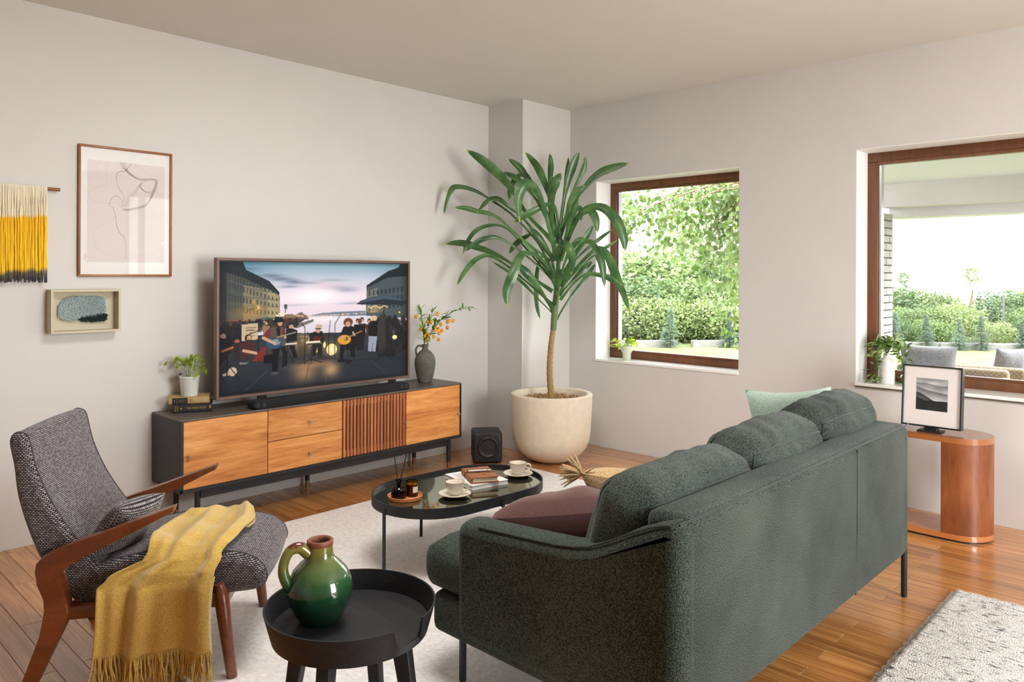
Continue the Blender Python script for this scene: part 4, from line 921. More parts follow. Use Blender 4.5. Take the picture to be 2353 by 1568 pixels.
def paint_band():
    cv = Canvas(440, 248, homography([(118, 105), (1988, 165), (1993, 1305), (120, 1508)])); r = random.Random(21)
    t = cv.Y[..., None]; sky = np.array([[120, 158, 172], [196, 196, 206], [232, 214, 222], [226, 206, 214], [206, 196, 208]]) / 255.
    for k in range(3): cv.a[..., k] = np.interp(cv.Y, [0, .14, .28, .4, .5], sky[:, k])
    cv.ell(250, 150, 520, 260, (86, 128, 146), .8, 1); cv.ell(1990, 180, 330, 230, (96, 140, 154), .8, 1)
    for x, y, rx, ry, a in ((640, 265, 170, 28, .75), (740, 300, 170, 30, .8), (860, 330, 130, 34, .75), (820, 380, 150, 20, .6), (1000, 345, 200, 22, .45), (1380, 420, 170, 40, .5), (1250, 390, 200, 30, .35), (420, 190, 130, 18, .6), (900, 570, 260, 16, .3), (1450, 560, 240, 18, .35), (1250, 320, 220, 20, .3)): cv.ell(x, y, rx, ry, (92, 108, 130), a, 1)
    cv.ell(1090, 480, 330, 120, (255, 240, 240), .95, 1); cv.ell(1190, 380, 160, 50, (240, 196, 206), .6, 1)
    cv.poly([(980, 690), (1150, 655), (1330, 645), (1580, 640), (1580, 705), (980, 705)], (104, 122, 140)); cv.poly([(720, 690), (1590, 690), (1590, 900), (720, 900)], (216, 204, 212)); cv.ell(1150, 720, 300, 60, (244, 232, 232), .7, 1)
    cv.poly([(860, 680), (900, 660), (940, 640), (960, 660), (1010, 690), (1010, 720), (860, 720)], (120, 104, 104)); cv.poly([(830, 790), (1065, 715), (1060, 745), (900, 810)], (112, 104, 100)); cv.poly([(720, 700), (1000, 705), (880, 790), (720, 800)], (84, 66, 64))
    # buildings
    cv.poly([(118, 105), (350, 108), (385, 200), (620, 320), (720, 440), (725, 700), (500, 745), (118, 760)], (74, 78, 74)); cv.poly([(360, 360), (600, 400), (715, 470), (722, 700), (360, 745)], (128, 118, 96)); cv.poly([(600, 400), (715, 470), (722, 700), (605, 715)], (158, 144, 112)); cv.poly([(118, 105), (350, 108), (385, 200), (620, 320), (722, 440), (705, 450), (600, 395), (350, 280), (118, 200)], (34, 42, 46)); cv.poly([(118, 105), (190, 105), (190, 760), (118, 760)], (38, 44, 46), .8)
    for i in range(15):
        x = 215 + i * 26 + (i * i) * .55
        for row in range(4):
            y0 = np.interp(x, [215, 700], [(270, 360, 490, 600)[row] - 40, (430, 500, 560, 640)[row]]); hh = np.interp(x, [215, 700], [96, 44]); cv.poly([(x, y0), (x + 13, y0 + 3), (x + 13, y0 + hh * .75), (x, y0 + hh * .75)], (50, 54, 54), .8)
    for y0 in (350, 470, 590): cv.line([(130, y0 - 20), (718, y0 * .55 + 260)], 5, (60, 62, 58), .6)
    cv.poly([(1990, 190), (1905, 195), (1800, 240), (1585, 385), (1585, 690), (1990, 720)], (70, 78, 80)); cv.poly([(1990, 165), (1920, 165), (1900, 200), (1800, 235), (1585, 380), (1585, 405), (1800, 300), (1990, 290)], (26, 34, 40)); cv.poly([(1590, 440), (1700, 400), (1700, 660), (1590, 660)], (104, 106, 100))
    for i in range(9):
        x = 1610 + i * 40
        for row in range(3): cv.poly([(x, 440 + row * 80 - i * 5), (x + 16, 436 + row * 80 - i * 5), (x + 16, 484 + row * 80 - i * 5), (x, 486 + row * 80 - i * 5)], (36, 42, 48), .85)
    cv.ell(1680, 620, 130, 50, (220, 180, 110), .5, 1); cv.ell(420, 640, 260, 110, (190, 140, 60), .5, 1); cv.ell(300, 735, 200, 40, (170, 90, 50), .6, 1)
    # ground
    cv.poly([(118, 900), (900, 860), (1500, 860), (1993, 900), (1993, 1305), (120, 1508)], (40, 44, 50)); cv.ell(1050, 1010, 620, 130, (96, 82, 66), .7, 1); cv.ell(980, 1270, 170, 130, (186, 140, 92), .75, 1); cv.ell(1240, 1240, 120, 110, (206, 160, 110), .8, 1); cv.ell(1060, 1190, 300, 60, (190, 140, 96), .6, 1); cv.ell(400, 1440, 420, 150, (26, 30, 36), .7, 1); cv.ell(1800, 1240, 380, 160, (36, 42, 50), .6, 1)
    cv.line([(1020, 1180), (965, 1420)], 6, (50, 44, 42), .8); cv.line([(1170, 1170), (1190, 1390)], 5, (120, 96, 76), .6); cv.line([(600, 1250), (370, 1460)], 3, (130, 130, 130), .5); cv.line([(1640, 1160), (1790, 1280)], 3, (90, 92, 92), .6)
    # crowd
    for k in range(260):
        x = r.uniform(120, 900); y = np.interp(x, [118, 900], [790, 745]) + r.uniform(-40, 60); c = r.choice([(36, 30, 34), (52, 40, 40), (70, 50, 44), (30, 32, 40), (92, 64, 50)]); cv.ell(x, y, 14, 26, c, .8, .4)
    for k in range(150):
        x = r.uniform(1690, 1990); y = r.uniform(720, 1080); cv.ell(x, y, 22, 40, r.choice([(26, 24, 28), (36, 30, 32), (46, 38, 36), (20, 22, 26)]), .85, .4)
    for k in range(60): cv.ell(r.uniform(120, 360), r.uniform(800, 960), 22, 44, r.choice([(30, 28, 32), (40, 34, 36), (24, 24, 28)]), .85, .4)
    cv.poly([(540, 700), (600, 690), (690, 700), (690, 712), (540, 715)], (60, 92, 84)); cv.poly([(720, 690), (850, 692), (850, 705), (720, 705)], (150, 60, 50)); cv.poly([(760, 665), (860, 665), (880, 700), (740, 700)], (130, 112, 84))
    cv.poly([(345, 765), (505, 750), (508, 918), (345, 935)], (190, 170, 138))
    for i, (x, y, w) in enumerate(((385, 800, 55), (450, 798, 35), (385, 826, 90), (400, 822, 60), (430, 852, 16), (442, 885, 20))): cv.line([(x, y), (x + w, y - 3)], 7, (84, 66, 54), .8)
    # umbrella, lamp post, lights
    cv.line([(1762, 575), (1755, 1110)], 12, (22, 24, 28)); cv.poly([(1485, 573), (1530, 535), (1640, 500), (1760, 484), (1880, 498), (1985, 545), (1985, 572), (1940, 583), (1620, 578)], (34, 42, 50)); cv.poly([(1500, 560), (1640, 505), (1760, 487), (1880, 500), (1975, 545), (1760, 520)], (66, 80, 92))
    cv.line([(782, 620), (775, 690)], 7, (40, 48, 50)); cv.ell(783, 590, 16, 26, (70, 92, 92), 1, .2); cv.poly([(762, 575), (783, 556), (804, 575)], (30, 42, 46))
    for k in range(46):
        x = r.uniform(880, 1700); y = 690 - abs(x - 1060) * .06 + r.uniform(-6, 6); cv.ell(x, y, 6, 6, (250, 190, 110), .9, .5)
    for k in range(18): cv.ell(690 + k * 6, 668 + 14 * math.sin(k * .7), 6, 6, (255, 236, 190), .9, .5)
    for k in range(14): cv.ell(1610 + k * 14, 600 + 10 * math.sin(k), 7, 6, (255, 226, 160), .9, .5)
    cv.ell(505, 590, 46, 46, (240, 180, 80), .6, 1); cv.ell(505, 590, 10, 10, (255, 240, 190)); cv.line([(505, 590), (420, 610), (380, 650)], 5, (70, 60, 44)); cv.ell(465, 530, 12, 24, (220, 160, 80), .8, .4); cv.ell(1916, 660, 9, 9, (255, 200, 90)); cv.ell(1870, 915, 24, 22, (255, 226, 160), 1, .2); cv.ell(1740, 880, 45, 190, (64, 54, 46), .7, .5)
    SK = (196, 150, 120); BK = (20, 19, 23)
    # background watchers
    for x, y, s, body, leg in ((590, 800, 1., (150, 110, 84), None), (1500, 800, 1.05, BK, BK), (1545, 790, 1.1, (36, 38, 44), BK), (1615, 800, 1., (70, 40, 36), None)):
        cv.ell(x, y - 55 * s, 18, 26, (70, 44, 34), 1, .2); cv.ell(x, y - 45 * s, 12, 18, SK, 1, .2); cv.poly([(x - 34 * s, y - 20), (x + 34 * s, y - 20), (x + 30 * s, y + 110), (x - 30 * s, y + 110)], body)
        if leg: cv.poly([(x - 24, y + 105), (x + 24, y + 105), (x + 18, y + 245), (x - 18, y + 245)], leg)
    cv.ell(1522, 745, 20, 26, (96, 60, 40), 1, .2); cv.poly([(1480, 790), (1570, 790), (1575, 900), (1485, 900)], BK); cv.poly([(1492, 890), (1565, 890), (1552, 1045), (1510, 1045)], (24, 24, 28))
    cv.ell(1665, 718, 30, 30, (206, 176, 136), 1, .2); cv.poly([(1605, 770), (1640, 742), (1690, 745), (1702, 800), (1695, 915), (1610, 905)], (16, 16, 18)); cv.poly([(1612, 900), (1696, 905), (1680, 1060), (1650, 1060), (1652, 960), (1640, 1060), (1606, 1055)], (142, 152, 166))
    # far-left players
    cv.ell(155, 850, 40, 30, (30, 24, 24), 1, .2); cv.ell(160, 885, 28, 30, SK, .8, .3); cv.poly([(118, 900), (215, 910), (250, 960), (235, 1060), (118, 1110)], BK); cv.line([(150, 1040), (290, 985)], 16, (170, 100, 50)); cv.poly([(118, 1060), (220, 1050), (210, 1110), (118, 1190)], (22, 22, 26)); cv.ell(300, 945, 26, 30, (200, 110, 84), .8, .3); cv.poly([(260, 950), (330, 950), (325, 1120), (270, 1140)], (46, 34, 36))
    cv.ell(410, 905, 34, 40, (50, 28, 24), 1, .2); cv.ell(418, 905, 22, 28, SK, 1, .2); cv.ell(418, 950, 22, 30, (64, 34, 26), 1, .2); cv.poly([(328, 960), (400, 940), (470, 950), (495, 1000), (440, 1090), (345, 1130), (325, 1050)], (70, 36, 38)); cv.line([(365, 1035), (490, 1062)], 24, SK); cv.poly([(450, 1140), (560, 990), (590, 1000), (560, 1150)], (120, 40, 34)); cv.poly([(565, 1085), (650, 1075), (655, 1165), (565, 1170)], (16, 16, 18))
    cv.ell(255, 1250, 44, 46, (206, 170, 140), 1, .2); cv.poly([(150, 1280), (240, 1240), (300, 1250), (290, 1270), (170, 1298)], (190, 160, 136)); cv.line([(205, 1060), (200, 1290)], 10, BK); cv.line([(205, 1170), (330, 1340)], 7, BK); cv.line([(200, 1170), (120, 1270)], 7, BK); cv.poly([(325, 1155), (415, 1150), (415, 1170), (325, 1180)], (110, 110, 110))
    # keyboards, drum, lamps
    cv.poly([(740, 965), (900, 955), (902, 990), (745, 1000)], (40, 40, 44)); cv.poly([(750, 968), (898, 960), (898, 972), (752, 982)], (210, 196, 180)); cv.ell(965, 945, 120, 90, (255, 214, 130), .9, 1); cv.ell(960, 940, 26, 22, (255, 250, 220)); cv.poly([(890, 905), (1010, 905), (1000, 1080), (920, 1090)], (70, 56, 40), .7)
    cv.ell(1245, 1035, 90, 90, (250, 200, 110), .6, 1); cv.ell(1245, 1033, 62, 68, (60, 52, 40), 1, .1); cv.ell(1245, 1033, 54, 60, (236, 214, 150), 1, .1); cv.ell(1245, 1030, 26, 30, (255, 246, 210), .9, 1); cv.ell(1172, 985, 12, 32, (255, 226, 150), 1, .4); cv.ell(1095, 1035, 18, 26, (240, 190, 60), 1, .3)
    # man in the hat with the blue guitar
    cv.poly([(650, 980), (735, 985), (715, 1100), (705, 1275), (648, 1282), (650, 1120)], (18, 18, 24)); cv.poly([(715, 975), (770, 985), (810, 1060), (795, 1220), (745, 1225), (760, 1080)], (22, 22, 28)); cv.ell(678, 1272, 36, 18, (70, 70, 74)); cv.ell(795, 1215, 44, 14, (60, 60, 64)); cv.poly([(560, 880), (600, 820), (660, 790), (760, 795), (790, 860), (780, 990), (640, 1000), (610, 930), (570, 915)], (92, 70, 60)); cv.poly([(555, 890), (610, 815), (640, 830), (610, 920), (560, 925)], (110, 40, 44)); cv.poly([(755, 800), (785, 850), (785, 890), (755, 880)], (110, 40, 44)); cv.poly([(690, 800), (730, 800), (730, 900), (700, 900)], (28, 26, 28))
    cv.ell(715, 752, 40, 44, (54, 36, 28), 1, .2); cv.ell(728, 755, 24, 30, SK, 1, .2); cv.ell(714, 735, 62, 13, (20, 20, 24), 1, .2); cv.poly([(672, 735), (680, 690), (750, 690), (758, 735)], (24, 24, 28)); cv.ell(672, 962, 84, 58, (46, 72, 98), 1, .1); cv.ell(690, 950, 44, 32, (120, 136, 150), 1, .2); cv.line([(720, 935), (890, 850)], 18, (70, 76, 84)); cv.line([(560, 905), (680, 965)], 26, SK); cv.line([(780, 900), (830, 880)], 24, SK)
    cv.ell(840, 770, 32, 28, (36, 34, 40), 1, .2); cv.ell(840, 795, 24, 24, SK, 1, .2); cv.poly([(785, 825), (840, 808), (900, 830), (895, 945), (795, 950)], (22, 22, 26)); cv.poly([(820, 990), (870, 985), (905, 1110), (870, 1125)], (20, 20, 24)); cv.line([(700, 900), (885, 850)], 10, (150, 140, 120))
    # man with the cap behind the keyboard
    cv.poly([(1025, 870), (1075, 845), (1150, 845), (1168, 900), (1165, 960), (1020, 960)], (24, 20, 22)); cv.ell(1108, 830, 25, 32, SK, 1, .2); cv.ell(1115, 795, 34, 22, (190, 166, 130), 1, .2); cv.line([(1085, 818), (1135, 818)], 9, (30, 26, 26)); cv.ell(1095, 918, 44, 26, (90, 30, 28), 1, .2); cv.line([(1120, 910), (1245, 885)], 9, (60, 40, 30)); cv.poly([(990, 950), (1130, 940), (1134, 975), (992, 982)], (230, 210, 180)); cv.poly([(992, 968), (1132, 960), (1134, 978), (992, 984)], (60, 50, 46)); cv.poly([(1050, 980), (1150, 975), (1145, 1100), (1110, 1110), (1100, 1010), (1080, 1100), (1050, 1100)], (26, 28, 34))
    # guitarist with the curly hair
    cv.poly([(1330, 880), (1360, 800), (1420, 785), (1485, 810), (1495, 900), (1480, 1000), (1340, 990)], (22, 20, 24)); cv.ell(1407, 755, 46, 44, (104, 62, 40), 1, .2); cv.ell(1405, 775, 24, 28, SK, 1, .2); cv.poly([(1330, 985), (1485, 975), (1480, 1110), (1435, 1112), (1430, 1040), (1365, 1050), (1355, 1150), (1325, 1150)], (18, 18, 22)); cv.ell(1370, 935, 66, 50, (214, 150, 44), 1, .1); cv.ell(1385, 925, 20, 18, (60, 36, 20), 1, .2); cv.line([(1420, 905), (1540, 848)], 13, (150, 104, 60)); cv.line([(1350, 900), (1380, 925)], 20, SK); cv.line([(1455, 860), (1470, 890)], 18, SK); cv.ell(1345, 1150, 46, 16, BK); cv.ell(1415, 1160, 34, 16, BK); cv.line([(1380, 1010), (1380, 1100)], 5, (90, 80, 70)); cv.line([(1485, 1010), (1480, 1080)], 5, (90, 80, 70))
    # microphone stands and cables
    for P in ([(1275, 1110), (1275, 770), (1338, 665)], [(975, 1180), (975, 800), (925, 730)], [(1000, 850), (1050, 940)], [(1215, 1090), (1215, 880), (1228, 735)], [(510, 1060), (512, 900)], [(390, 880), (520, 825)], [(1040, 1000), (1040, 1180)], [(1040, 1130), (960, 1170)], [(1040, 1130), (1150, 1165)], [(1755, 1090), (1680, 1160)], [(1755, 1090), (1850, 1150)], [(975, 1130), (920, 1180)], [(800, 1000), (860, 1165)], [(850, 1000), (720, 1130)]): cv.line(P, 6, (18, 18, 20))
    for k in range(24):
        x = r.uniform(300, 1950); y = r.uniform(1080, 1180); cv.line([(x, y), (x + r.uniform(60, 200), y + r.uniform(-25, 30)), (x + r.uniform(200, 320), y + r.uniform(-20, 30))], 3, (22, 22, 24), .6)
    v = np.clip(np.minimum(cv.X, 1 - cv.X) * 9 + .55, 0, 1) * np.clip(np.minimum(cv.Y, 1 - cv.Y) * 12 + .6, 0, 1); cv.a *= v[..., None] ** .8
    return cv
tv = thing('television', 'large flat television with slim brown frame showing a street band at dusk', 'television', (-4.475, 2.822, .645))
TW, TH, tz0 = .742, .868, .062
MB().rbox((-.022, 0, tz0 + TH / 2), (.03, 2 * TW - .008, TH - .008), .003, 1).build('back_panel', 'tv_black', tv)
fb = .0165
for (y0, y1, z0, z1) in ((-TW, TW, tz0 + TH - fb, tz0 + TH), (-TW, TW, tz0, tz0 + fb), (-TW, -TW + fb, tz0 + fb, tz0 + TH - fb), (TW - fb, TW, tz0 + fb, tz0 + TH - fb)):
    MB().rbox((-.012, (y0 + y1) / 2, (z0 + z1) / 2), (.042, y1 - y0, z1 - z0), .0015, 1).build('frame_bar', 'tv_frame', tv)
MB().box((-.0045, 0, tz0 + TH / 2), (.004, 2 * (TW - fb), TH - 2 * fb)).build('bezel', 'tv_black', tv, 0)
bz = .006; picture_mesh('screen', paint_band(), lambda u, v: (-.0018, -TW + fb + bz + u * 2 * (TW - fb - bz), tz0 + fb + bz + (1 - v) * (TH - 2 * (fb + bz))), 'screen_picture', tv)
for yy in (-.43, .60):
    MB().rbox((.01, yy, .005), (.22, .10, .009), .003, 1).build('foot', 'tv_black', tv); MB().box((-.02, yy, .037), (.012, .06, .056)).build('foot_stem', 'tv_black', tv, 0)
sb = thing('soundbar', 'slim black soundbar lying in front of the television', 'soundbar', (-4.37, 2.85, .645))
pill = [(-.60 + .026 - .026 * math.sin(PI * i / 14), .028 + .026 * math.cos(PI * i / 14)) for i in range(15)] + [(.60 - .026 + .026 * math.sin(PI * i / 14), .028 - .026 * math.cos(PI * i / 14)) for i in range(15)]
MB().slab(pill, -.045, .045, lambda a, b, t: (t, a, b), .006, 2).build('body', 'speaker_cloth', sb, 40)
MB().rbox((-.005, 0, .0525), (.07, 1.10, .004), .001, 1).build('top_plate', 'metal_black', sb)
for yy in (-.572, -.53, .572, .53):
    MB().tube([(.0445, yy, .028), (.0462, yy, .028)], .0135, 20).build('driver_ring', 'metal_black', sb)
MB().box((0, 0, .0012), (.06, 1.0, .0024)).build('rubber_foot', 'tv_black', sb, 0)

# ------------------------------------------------------------------ on the console
jg = thing('stoneware_jug', 'weathered grey stoneware jug at the right end of the console', 'jug', (-4.52, 3.755, .645))
jp = [(0, 0), (.046, 0), (.05, .004), (.054, .012), (.064, .05), (.075, .10), (.081, .145), (.079, .18), (.066, .215), (.044, .24), (.027, .252), (.022, .262), (.022, .275), (.027, .284), (.027, .292), (.022, .294), (.017, .29), (.016, .25), (0, .245)]
MB().lathe(jp, 44).build('body', 'jug_grey', jg, 60)
hd = Vector((-.722, -.692, 0)); MB().tube(crom([hd * .02 + Vector((0, 0, .278)), hd * .05 + Vector((0, 0, .283)), hd * .068 + Vector((0, 0, .262)), hd * .07 + Vector((0, 0, .235)), hd * .065 + Vector((0, 0, .212))], 14), .0085, 10).build('handle', 'jug_grey', jg, 60)
fbn = thing('flowering_branch', 'leafy branches with small orange bell flowers standing in the grey jug', 'flowers', (-4.52, 3.755, .90))
rfl = random.Random(8); stems = [[(-.003, 0, -.03), (-.012, -.005, .08), (-.022, -.012, .22), (-.034, -.022, .30)], [(.0, .003, -.03), (.027, .036, .12), (.075, .082, .215), (.147, .152, .29), (.232, .232, .325)], [(0, .003, -.03), (.015, .025, .10), (.051, .059, .19), (.11, .112, .25)], [(-.002, 0, -.03), (-.006, .002, .10), (.014, .025, .19), (.031, .041, .28)]]
def blade(mb, p, d, side, L, W, n=4, curl=.25):
    """one pointed leaf with a folded midrib"""
    up = side.cross(d).normalized(); i0 = len(mb.v); pts = []
    for i in range(n + 1):
        t = i / n; c = p + d * L * t - up * curl * L * t * t; w = W * math.sin(PI * min(.98, t * .92 + .06)) ** .8 if i < n else 0
        mb.v += [tuple(c - side * w / 2 + up * w * .15), tuple(c), tuple(c + side * w / 2 + up * w * .15)]
    for i in range(n): a = i0 + i * 3; mb.f += [(a, a + 1, a + 4, a + 3), (a + 1, a + 2, a + 5, a + 4)]
for si, s in enumerate(stems):
    c = crom(s, 14); st = MB().tube(c, [.0028 - .0012 * i / 13 for i in range(14)], 6).build('stem', 'branch_leaf', fbn); lv = MB()
    for i in range(3, 14):
        for k in range(2 if i < 12 else 3):
            t = (c[min(i + 1, 13)] - c[i - 1]).normalized(); d = (t * .8 + Vector((rfl.gauss(0, .6), rfl.gauss(0, .6), rfl.gauss(0, .4)))).normalized(); blade(lv, c[i], d, d.cross(Vector((rfl.gauss(0, .3), rfl.gauss(0, .3), 1))).normalized(), rfl.uniform(.045, .085), .014)
    lv.build('leaf_spray', 'branch_leaf', st, 60)
flw = [(-.035, -.064, .267), (.09, .056, .29), (-.008, -.038, .164), (.03, -.002, .224), (.052, .019, .224), (.107, .072, .205), (.145, .109, .225), (.155, .118, .231), (.179, .141, .235), (.146, .109, .181), (.076, .042, .158), (.095, .061, .158), (.114, .079, .155), (.016, -.015, .114), (.04, .008, .114), (.026, -.006, .138), (.067, .033, .105), (.028, -.004, .081), (.095, .061, .081), (.07, .05, .178), (.088, .07, .13)]
bell = MB().lathe([(0, .010), (.005, .009), (.009, .003), (.0095, -.004), (.007, -.010), (.008, -.012), (.0065, -.011), (.003, -.002), (0, 0)], 10); bo_ = bell.build('blossom', 'petal_orange', fbn, 60)
for i, f in enumerate(flw):
    o = bo_ if i == 0 else bo_.copy()
    if i: COL.objects.link(o); o.parent = fbn
    o.scale = (1.3,) * 3; o.location = Vector(f) * .96; o.rotation_euler = (rfl.gauss(0, .4), rfl.gauss(0, .4), 0)
stk = MB()
for f in flw:
    p = Vector(f) * .96; best = min((q for s in stems for q in crom(s, 14)), key=lambda q: (q - p - Vector((0, 0, .02))).length); stk.tube([best, (best + p) / 2 + Vector((0, 0, .012)), p + Vector((0, 0, .009))], .0007, 4)
stk.build('flower_stalks', 'branch_leaf', fbn, 60, 'stuff')

def text_mesh(txt, size, mat, parent, M, name='lettering', ext=.0003):
    c = bpy.data.curves.new('t', 'FONT'); c.body = txt; c.size = size; c.align_x = 'CENTER'; c.align_y = 'CENTER'; c.extrude = ext; c.resolution_u = 3
    t = bpy.data.objects.new('t', c); COL.objects.link(t); bpy.context.view_layer.update()
    me = bpy.data.meshes.new_from_object(t.evaluated_get(bpy.context.evaluated_depsgraph_get())); bpy.data.objects.remove(t); bpy.data.curves.remove(c)
    me.transform(M); me.materials.clear(); me.materials.append(MAT[mat]); me.name = name; o = bpy.data.objects.new(name, me); COL.objects.link(o); o.parent = parent; return o
def book(name, label, loc, rz, L, Dp, T, cover):
    """spine on -y, lying flat; L along x"""
    b = thing(name, label, 'book', loc, rz); c = .003
    MB().rbox((0, .002, T - c / 2), (L, Dp, c), .001, 1).build('cover', cover, b); MB().rbox((0, .002, c / 2), (L, Dp, c), .001, 1).build('cover', cover, b)
    MB().slab([(-Dp / 2 + .004, 0), (-Dp / 2 - .003, T * .12), (-Dp / 2 - .005, T * .5), (-Dp / 2 - .003, T * .88), (-Dp / 2 + .004, T), (-Dp / 2 + .008, T), (-Dp / 2 + .008, 0)], -L / 2, L / 2, lambda a, z, t: (t, a, z)).build('spine', cover, b, 40)
    MB().box((0, .003, T / 2), (L - .008, Dp - .012, T - 2 * c)).build('pages', 'page', b, 0); return b
BR = math.atan2(.90, .43)
bk1 = book('hardback_book', 'black hardback with gold lettering under the tan book on the console', (-4.592, 1.993, .645), BR, .222, .15, .052, 'book_black')
SP = lambda x, z, s=1, ry=0: Matrix.Translation((x, -.075 - .0062, z)) @ Matrix.Rotation(PI / 2, 4, 'X') @ Matrix.Rotation(ry, 4, 'Z') @ Matrix.Scale(s, 4, (1, 0, 0))
text_mesh('THE HORUS ROAD', .0205, 'gold_foil', bk1, SP(.022, .027, .62), 'title'); text_mesh('PAULINE', .0095, 'gold_foil', bk1, SP(-.094, .026, 1, -PI / 2), 'author_name'); text_mesh('GEDGE', .0095, 'gold_foil', bk1, SP(-.082, .026, 1, -PI / 2), 'author_name')
MB().tube([(-.062, -.0795, .026), (-.062, -.0808, .026)], .0052, 18).build('gold_disc', 'gold_foil', bk1); MB().box((.098, -.0802, .03), (.009, .0008, .016)).build('gold_emblem', 'gold_foil', bk1, 0)
bk2 = book('hardback_book', 'worn tan hardback with dark spine label under the fern pot', (-4.60, 1.978, .697), BR - .03, .225, .15, .04, 'book_tan')
MB().box((-.05, -.0802, .02), (.085, .001, .036)).build('spine_label', 'book_label', bk2, 0)
for x in (-.079, -.056, -.047, -.038, -.029, -.019): MB().box((x, -.0809, .02), (.003, .0006, .018)).build('faded_line', 'faded_print', bk2, 0)
MB().box((-.068, -.0809, .02), (.001, .0006, .034)).build('faded_line', 'gold_foil', bk2, 0)
for x in (.005, .011, .017): MB().box((x, -.0803, .02), (.0014, .0006, .021)).build('faded_line', 'book_label', bk2, 0)
fp = thing('potted_fern', 'feathery yellow green fern in a white pot on the books', 'plant', (-4.594, 1.972, .737))
MB().lathe([(0, 0), (.0455, 0), (.047, .002), (.056, .108), (.0575, .110), (.0595, .114), (.0585, .119), (.0555, .12), (.053, .116), (.050, .10), (0, .10)], 36).build('pot', 'ceramic_white', fp, 50); MB().lathe([(0, .106), (.03, .105), (.0505, .1)], 24).build('soil', 'soil', fp)
rfn = random.Random(12); RT = Vector((.722, .692, 0)); TO = Vector((.692, -.722, 0))
fronds = [((-.12, .03, .135)), ((-.09, -.02, .15)), ((-.05, .05, .165)), ((.01, 0, .175)), ((.05, .03, .185)), ((.03, -.04, .17)), ((.065, -.02, .14)), ((.08, .03, .10)), ((.075, -.04, .075)), ((.03, .05, .12)), ((-.03, -.05, .13)), ((-.06, .02, .11)), ((.0, .04, .15)), ((.06, .05, .06)), ((-.02, .0, .15)), ((.02, .02, .155)), ((-.075, 0, .165))]
for (a, b, h) in fronds:
    tip = RT * a + TO * b + Vector((0, 0, .10 + h * .78)); base = Vector((rfn.uniform(-.015, .015), rfn.uniform(-.015, .015), .10)); mid = base.lerp(tip, .5) + Vector((0, 0, .035)); c = crom([base, mid, tip, tip + (tip - mid) * .18 - Vector((0, 0, .012))], 12)
    f = MB().tube(c, .0009, 4)
    for i in range(3, 12):
        t = (c[min(i + 1, 11)] - c[i - 1]).normalized()
        for k in range(30):
            d = (t * .7 + Vector((rfn.gauss(0, 1), rfn.gauss(0, 1), rfn.gauss(0, .45))) * .7).normalized(); L = rfn.uniform(.014, .034); s = d.cross(Vector((0, 0, 1))).normalized() * .0011; p = c[i] + (c[min(i + 1, 11)] - c[i]) * rfn.random(); q = len(f.v)
            f.v += [tuple(p - s), tuple(p + d * L), tuple(p + s)]; f.f.append((q, q + 1, q + 2))
    f.build('frond', 'fern_leaf', fp, 60)
MB().ico(Vector((0, 0, .13)) + RT * -.055, .008, 1, (1.4, 1, .8)).build('dry_tip', 'soil', fp)

# ------------------------------------------------------------------ on the wall
pc = thing('framed_print', 'thin wooden frame with pale abstract line drawing on the television wall', 'picture', (XL, 1.652, 1.833))
PWd, PHt, fd = .26, .375, .022
for (y0, y1, z0, z1) in ((-PWd, PWd, PHt - .013, PHt), (-PWd, PWd, -PHt, -PHt + .013), (-PWd, -PWd + .013, -PHt + .013, PHt - .013), (PWd - .013, PWd, -PHt + .013, PHt - .013)):
    MB().rbox((fd / 2, (y0 + y1) / 2, (z0 + z1) / 2), (fd, y1 - y0, z1 - z0), .004, 2).build('frame_bar', 'frame_wood', pc)
MB().box((.004, 0, 0), (.006, 2 * PWd - .02, 2 * PHt - .02)).build('paper', 'paper', pc, 0)
hp = homography([(570, 85), (1248, 172), (1240, 1055), (565, 1047)])
def pw(x, y): u, v = hp(x, y); return Vector((.0085, (u - .5) * 2 * PWd, (.5 - v) * 2 * PHt))
a_, b2 = pw(640, 200), pw(1190, 955); MB().box((.0075, (a_.y + b2.y) / 2, (a_.z + b2.z) / 2), (.001, b2.y - a_.y, a_.z - b2.z)).build('tint_panel', 'art_tint', pc, 0)
def pen(P, w0, w1=None, mat='ink', n=40):
    c = crom([pw(*p) for p in P], n); mb = MB(); w1 = w1 or w0
    for i, p in enumerate(c):
        t = (c[min(i + 1, n - 1)] - c[max(i - 1, 0)]); s = Vector((0, -t.z, t.y)).normalized() * (w0 + (w1 - w0) * abs(2 * i / n - 1)) / 2; mb.v += [tuple(p - s), tuple(p + s)]
    mb.f = [(2 * i, 2 * i + 1, 2 * i + 3, 2 * i + 2) for i in range(n - 1)]; return mb.build('pen_line', mat, pc, 0)
pen([(955, 235), (935, 262), (910, 290), (880, 290), (855, 305), (845, 330)], .0020); pen([(845, 330), (855, 390), (880, 440), (905, 475), (890, 520), (885, 500), (860, 475), (830, 470), (805, 500), (793, 540)], .0011)
pen([(793, 540), (820, 555), (840, 610), (850, 690), (875, 740), (905, 775), (912, 850), (910, 920)], .0018, .0008); pen([(790, 215), (770, 250), (778, 310), (765, 385), (700, 410), (650, 440), (650, 480), (690, 505), (780, 522), (860, 518), (895, 560), (870, 545), (865, 530)], .0007, None, 'ink_grey')
pen([(740, 205), (700, 245), (645, 262)], .0006, None, 'ink_grey'); pen([(870, 600), (820, 640), (720, 690), (685, 740), (690, 820), (740, 875), (820, 900), (910, 922), (980, 910), (1050, 888), (1120, 905), (1180, 945)], .0006, None, 'ink_grey')
pen([(975, 240), (1040, 290), (1110, 325), (1190, 330)], .0006, None, 'ink_grey')
